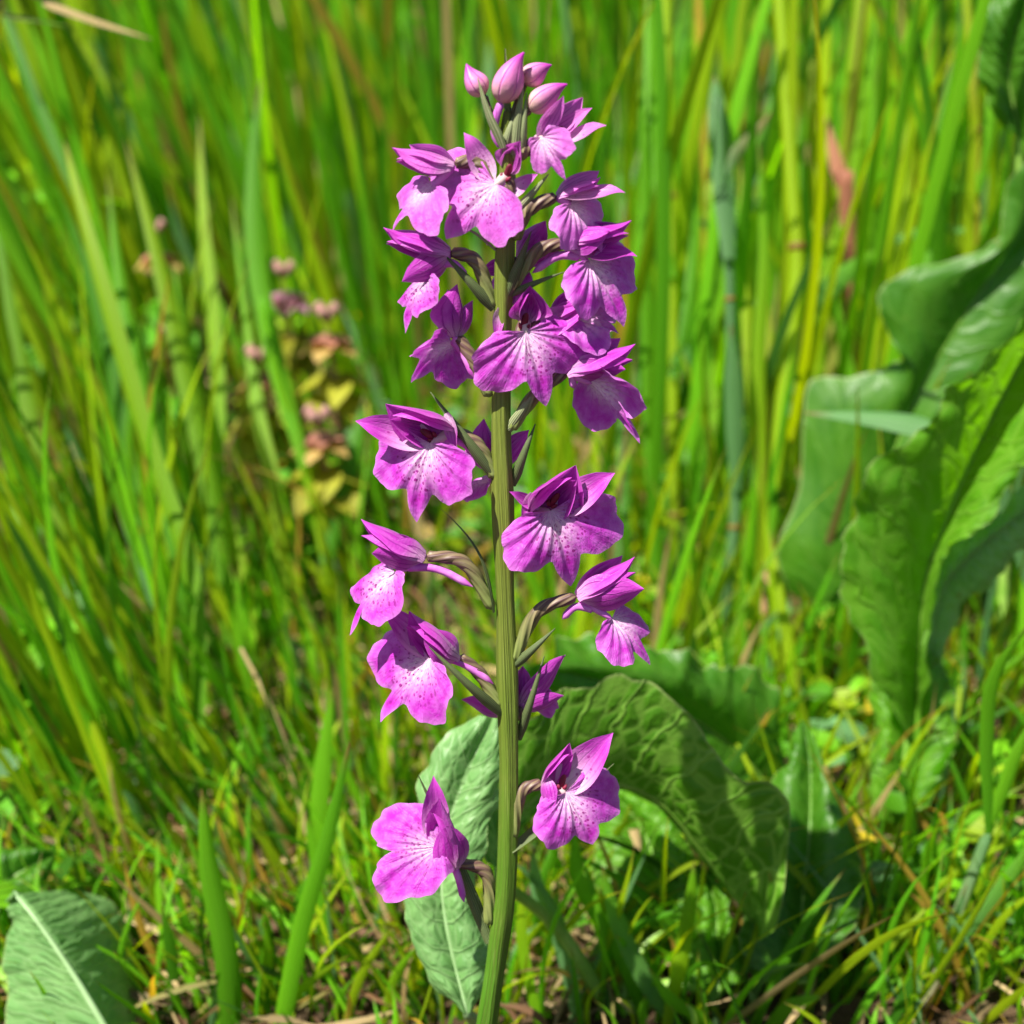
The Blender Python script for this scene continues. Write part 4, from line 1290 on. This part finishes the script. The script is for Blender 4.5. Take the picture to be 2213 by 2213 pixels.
Vs, Fs, Us, Cs, k = [], [], [], [], 0
for _ in range(5600):
    d = random.uniform(.42, 1.7)
    px = random.uniform(-250, 2460)
    x = (px - HZ) / HZ * HT * d
    y = (d - CAM[2] * math.sin(PITCH)) / math.cos(PITCH)
    dens = mnoise.noise(Vector((x * 7, y * 7, 9)))
    if dens < -.05 + (0.35 if d < .62 and px < 1000 else 0):
        continue
    az = random.uniform(0, 6.28)
    c = np.array([x, y, gz(x, y) + random.uniform(.003, .03 if d < .8 else .06)])
    V, F, uv = leaflet(c, np.array([math.cos(az), math.sin(az), random.uniform(-.1, .7)]), random.uniform(.007, .016), random.uniform(.005, .011), random.uniform(-.5, .5))
    cc = random.choice([GR, DG, LG, DG, GR, BG, YG, np.array([.42, .33, .02]) if random.random() < .35 else GR]) * random.uniform(.7, 1.2)
    Vs.append(V); Fs.append(F + k); Us.append(uv); Cs.append(np.tile(cc, (len(V), 1)))
    k += len(V)
tag(meshobj('ground_cover', np.vstack(Vs), np.vstack(Fs), MAT['weed'], None, np.vstack(Us), np.vstack(Cs), origin=np.array([0, .6, 0])), 'low leafy ground cover between the grass', 'ground cover', kind='stuff')


# --- dead-nettles: square stem, tiers of yellowing leaves, pinkish top
def nettle(px, py, d, size, yellow, label, purple=False):
    top = P(px, py, d)
    b = np.array([top[0] + size * .35, top[1] - .0, 0])
    b[2] = gz(b[0], b[1])
    root = empty('dead_nettle', b)
    tag(root, label, 'wild flower', 'pink-topped dead-nettles in the grass')
    C = catmull([b - np.array([0, 0, .003]), b * .5 + top * .5 + np.array([size * .1, 0, 0]), top], 14)
    size = size * 1.35
    V, F, uv = tube(C, np.linspace(.0016, .0010, 14), 8)
    meshobj('stem', V, F, MAT['straw'], root, uv, np.tile(np.array([.25, .14, .10]), (len(V), 1)))
    for tier, (f, L) in enumerate([(0.99, .40), (.93, .55), (.84, .75), (.72, .85)]):
        c = C[int(f * 13)]
        for q in range(5 if tier < 2 else 4):
            az = q * 6.28 / (5 if tier < 2 else 4) + tier * .8 + random.uniform(-.2, .2)
            V, F, uv = leaflet(c, np.array([math.cos(az), math.sin(az), .35 if tier == 0 else -.15]), size * L, size * L * .85)
            if tier < 2:
                cc = (np.array([.36, .17, .13]) if tier == 0 else np.array([.32, .22, .07])) if not purple else np.array([.30, .15, .22])
            else:
                cc = yellow
            meshobj('leaf', V, F, MAT['weed'], root, uv, np.tile(cc * random.uniform(.85, 1.15), (len(V), 1)))
    for q in range(3):
        az = q * 2.1 + .4
        e = top + np.array([math.cos(az) * size * .25, math.sin(az) * size * .25, size * .30])
        Cf = catmull([top, (top + e) / 2 + np.array([0, 0, size * .08]), e], 7)
        V, F, uv = tube(Cf, np.array([.05, .06, .07, .08, .11, .12, .06]) * size, 8)
        meshobj('floret', V, F, MAT['nettle_pink'], root, uv)


YL = np.array([.26, .27, .02])
nettle(612, 605, .66, .016, YL * .6, 'dead-nettle with a mauve top, beside the leaning jointed stalk', True)
nettle(705, 700, .63, .017, YL, 'dead-nettle with a salmon top above bright yellow leaves')
nettle(556, 790, .62, .016, YL * .8, 'dead-nettle with a rose pink top behind the leaning jointed stalk')
nettle(335, 512, .66, .015, GR, 'pale pink dead-nettle half hidden by long leaning blades')
nettle(358, 735, .62, .013, GR, 'small dull pink dead-nettle low among the leaning blades')
nettle(685, 925, .60, .017, YL * .9, 'dead-nettle with a pale pink top, lowest of the yellow-leaved ones')


# --- leafy weeds
def weed(px, py, d, h, spread, nl, c, label, group, lsize=.010):
    q = P(px, py, d)
    b = np.array([q[0], q[1], 0])
    b[2] = gz(b[0], b[1])
    root = empty('leafy_weed', b)
    tag(root, label, 'weed', group)
    Vs, Fs, Us, Cs, k = [], [], [], [], 0
    Vt, Ft, Ut, kt = [], [], [], 0
    for s in range(6):
        az = random.uniform(0, 6.28)
        e = b + np.array([math.cos(az) * spread * random.uniform(.3, 1), math.sin(az) * spread * random.uniform(.3, 1), h * random.uniform(.6, 1.05)])
        C = catmull([b - np.array([0, 0, .003]), b * .6 + e * .4 + np.array([0, 0, h * .15]), e], 10)
        V, F, uv = tube(C, np.linspace(.0011, .0006, 10), 6)
        Vt.append(V); Ft.append(F + kt); Ut.append(uv); kt += len(V)
        for i in range(nl):
            c_ = C[random.randint(3, 9)]
            a2 = random.uniform(0, 6.28)
            V, F, uv = leaflet(c_, np.array([math.cos(a2), math.sin(a2), random.uniform(-.2, .6)]), lsize * random.uniform(.7, 1.3), lsize * random.uniform(.6, 1.0), random.uniform(-.4, .4))
            Vs.append(V); Fs.append(F + k); Us.append(uv); Cs.append(np.tile(c * random.uniform(.7, 1.3), (len(V), 1)))
            k += len(V)
    meshobj('stem', np.vstack(Vt), np.vstack(Ft), MAT['rib'], root, np.vstack(Ut))
    tag(meshobj('foliage', np.vstack(Vs), np.vstack(Fs), MAT['weed'], root, np.vstack(Us), np.vstack(Cs)), kind='stuff')


random.seed(9)
WG = 'bushy weeds behind the leaning grass'
for (px, py, d, h, sp_, c) in [(40, 250, .80, .16, .035, LG), (90, 470, .74, .13, .035, LG), (30, 640, .70, .11, .035, GR), (110, 700, .68, .09, .035, GR), (60, 900, .64, .06, .035, GR), (250, 150, .95, .19, .04, LG), (30, 1500, .53, .04, .025, LG)]:
    weed(px, py, d, h, sp_, 16, c, 'bushy small-leaved green weed behind the long leaning grass blades', WG, .015)
for (px, py, d, h, sp_, c) in [(1900, 480, .85, .12, .06, GR), (1800, 560, .80, .10, .05, GR), (1960, 180, 1.0, .17, .06, LG)]:
    weed(px, py, d, h, sp_, 16, c, 'bushy broad-leaved weed growing behind the jointed grass stalks', 'bushy weeds behind the jointed stalks', .014)
for (px, py, d, h, sp_, c) in [(2090, 2140, .45, .02, .02, LG), (2150, 2170, .44, .02, .02, GR), (1760, 2120, .47, .02, .02, LG)]:
    weed(px, py, d, h, sp_, 5, c, 'tiny bright green weed seedling on the ground below the dock leaves', 'weed seedlings under the dock', .007)
# one small blue speedwell flower
q = P(2095, 2092, .415)
sw = empty('speedwell', np.array([q[0], q[1], 0]))
tag(sw, 'tiny pale blue speedwell flower low on the ground under the bent grass stalk', 'wild flower')
V, F, uv = tube(catmull([np.array([q[0], q[1], -.003]), q], 6), .0004, 6)
meshobj('stem', V, F, MAT['rib'], sw, uv)
for i in range(4):
    az = i * 1.57 + .3
    V, F, uv = leaflet(q, np.array([math.cos(az), math.sin(az) * .6 - .2, .5]), .0028, .0026)
    meshobj('petal', V, F, MAT['weed'], sw, uv, np.tile(np.array([.30, .36, .75]), (len(V), 1)))
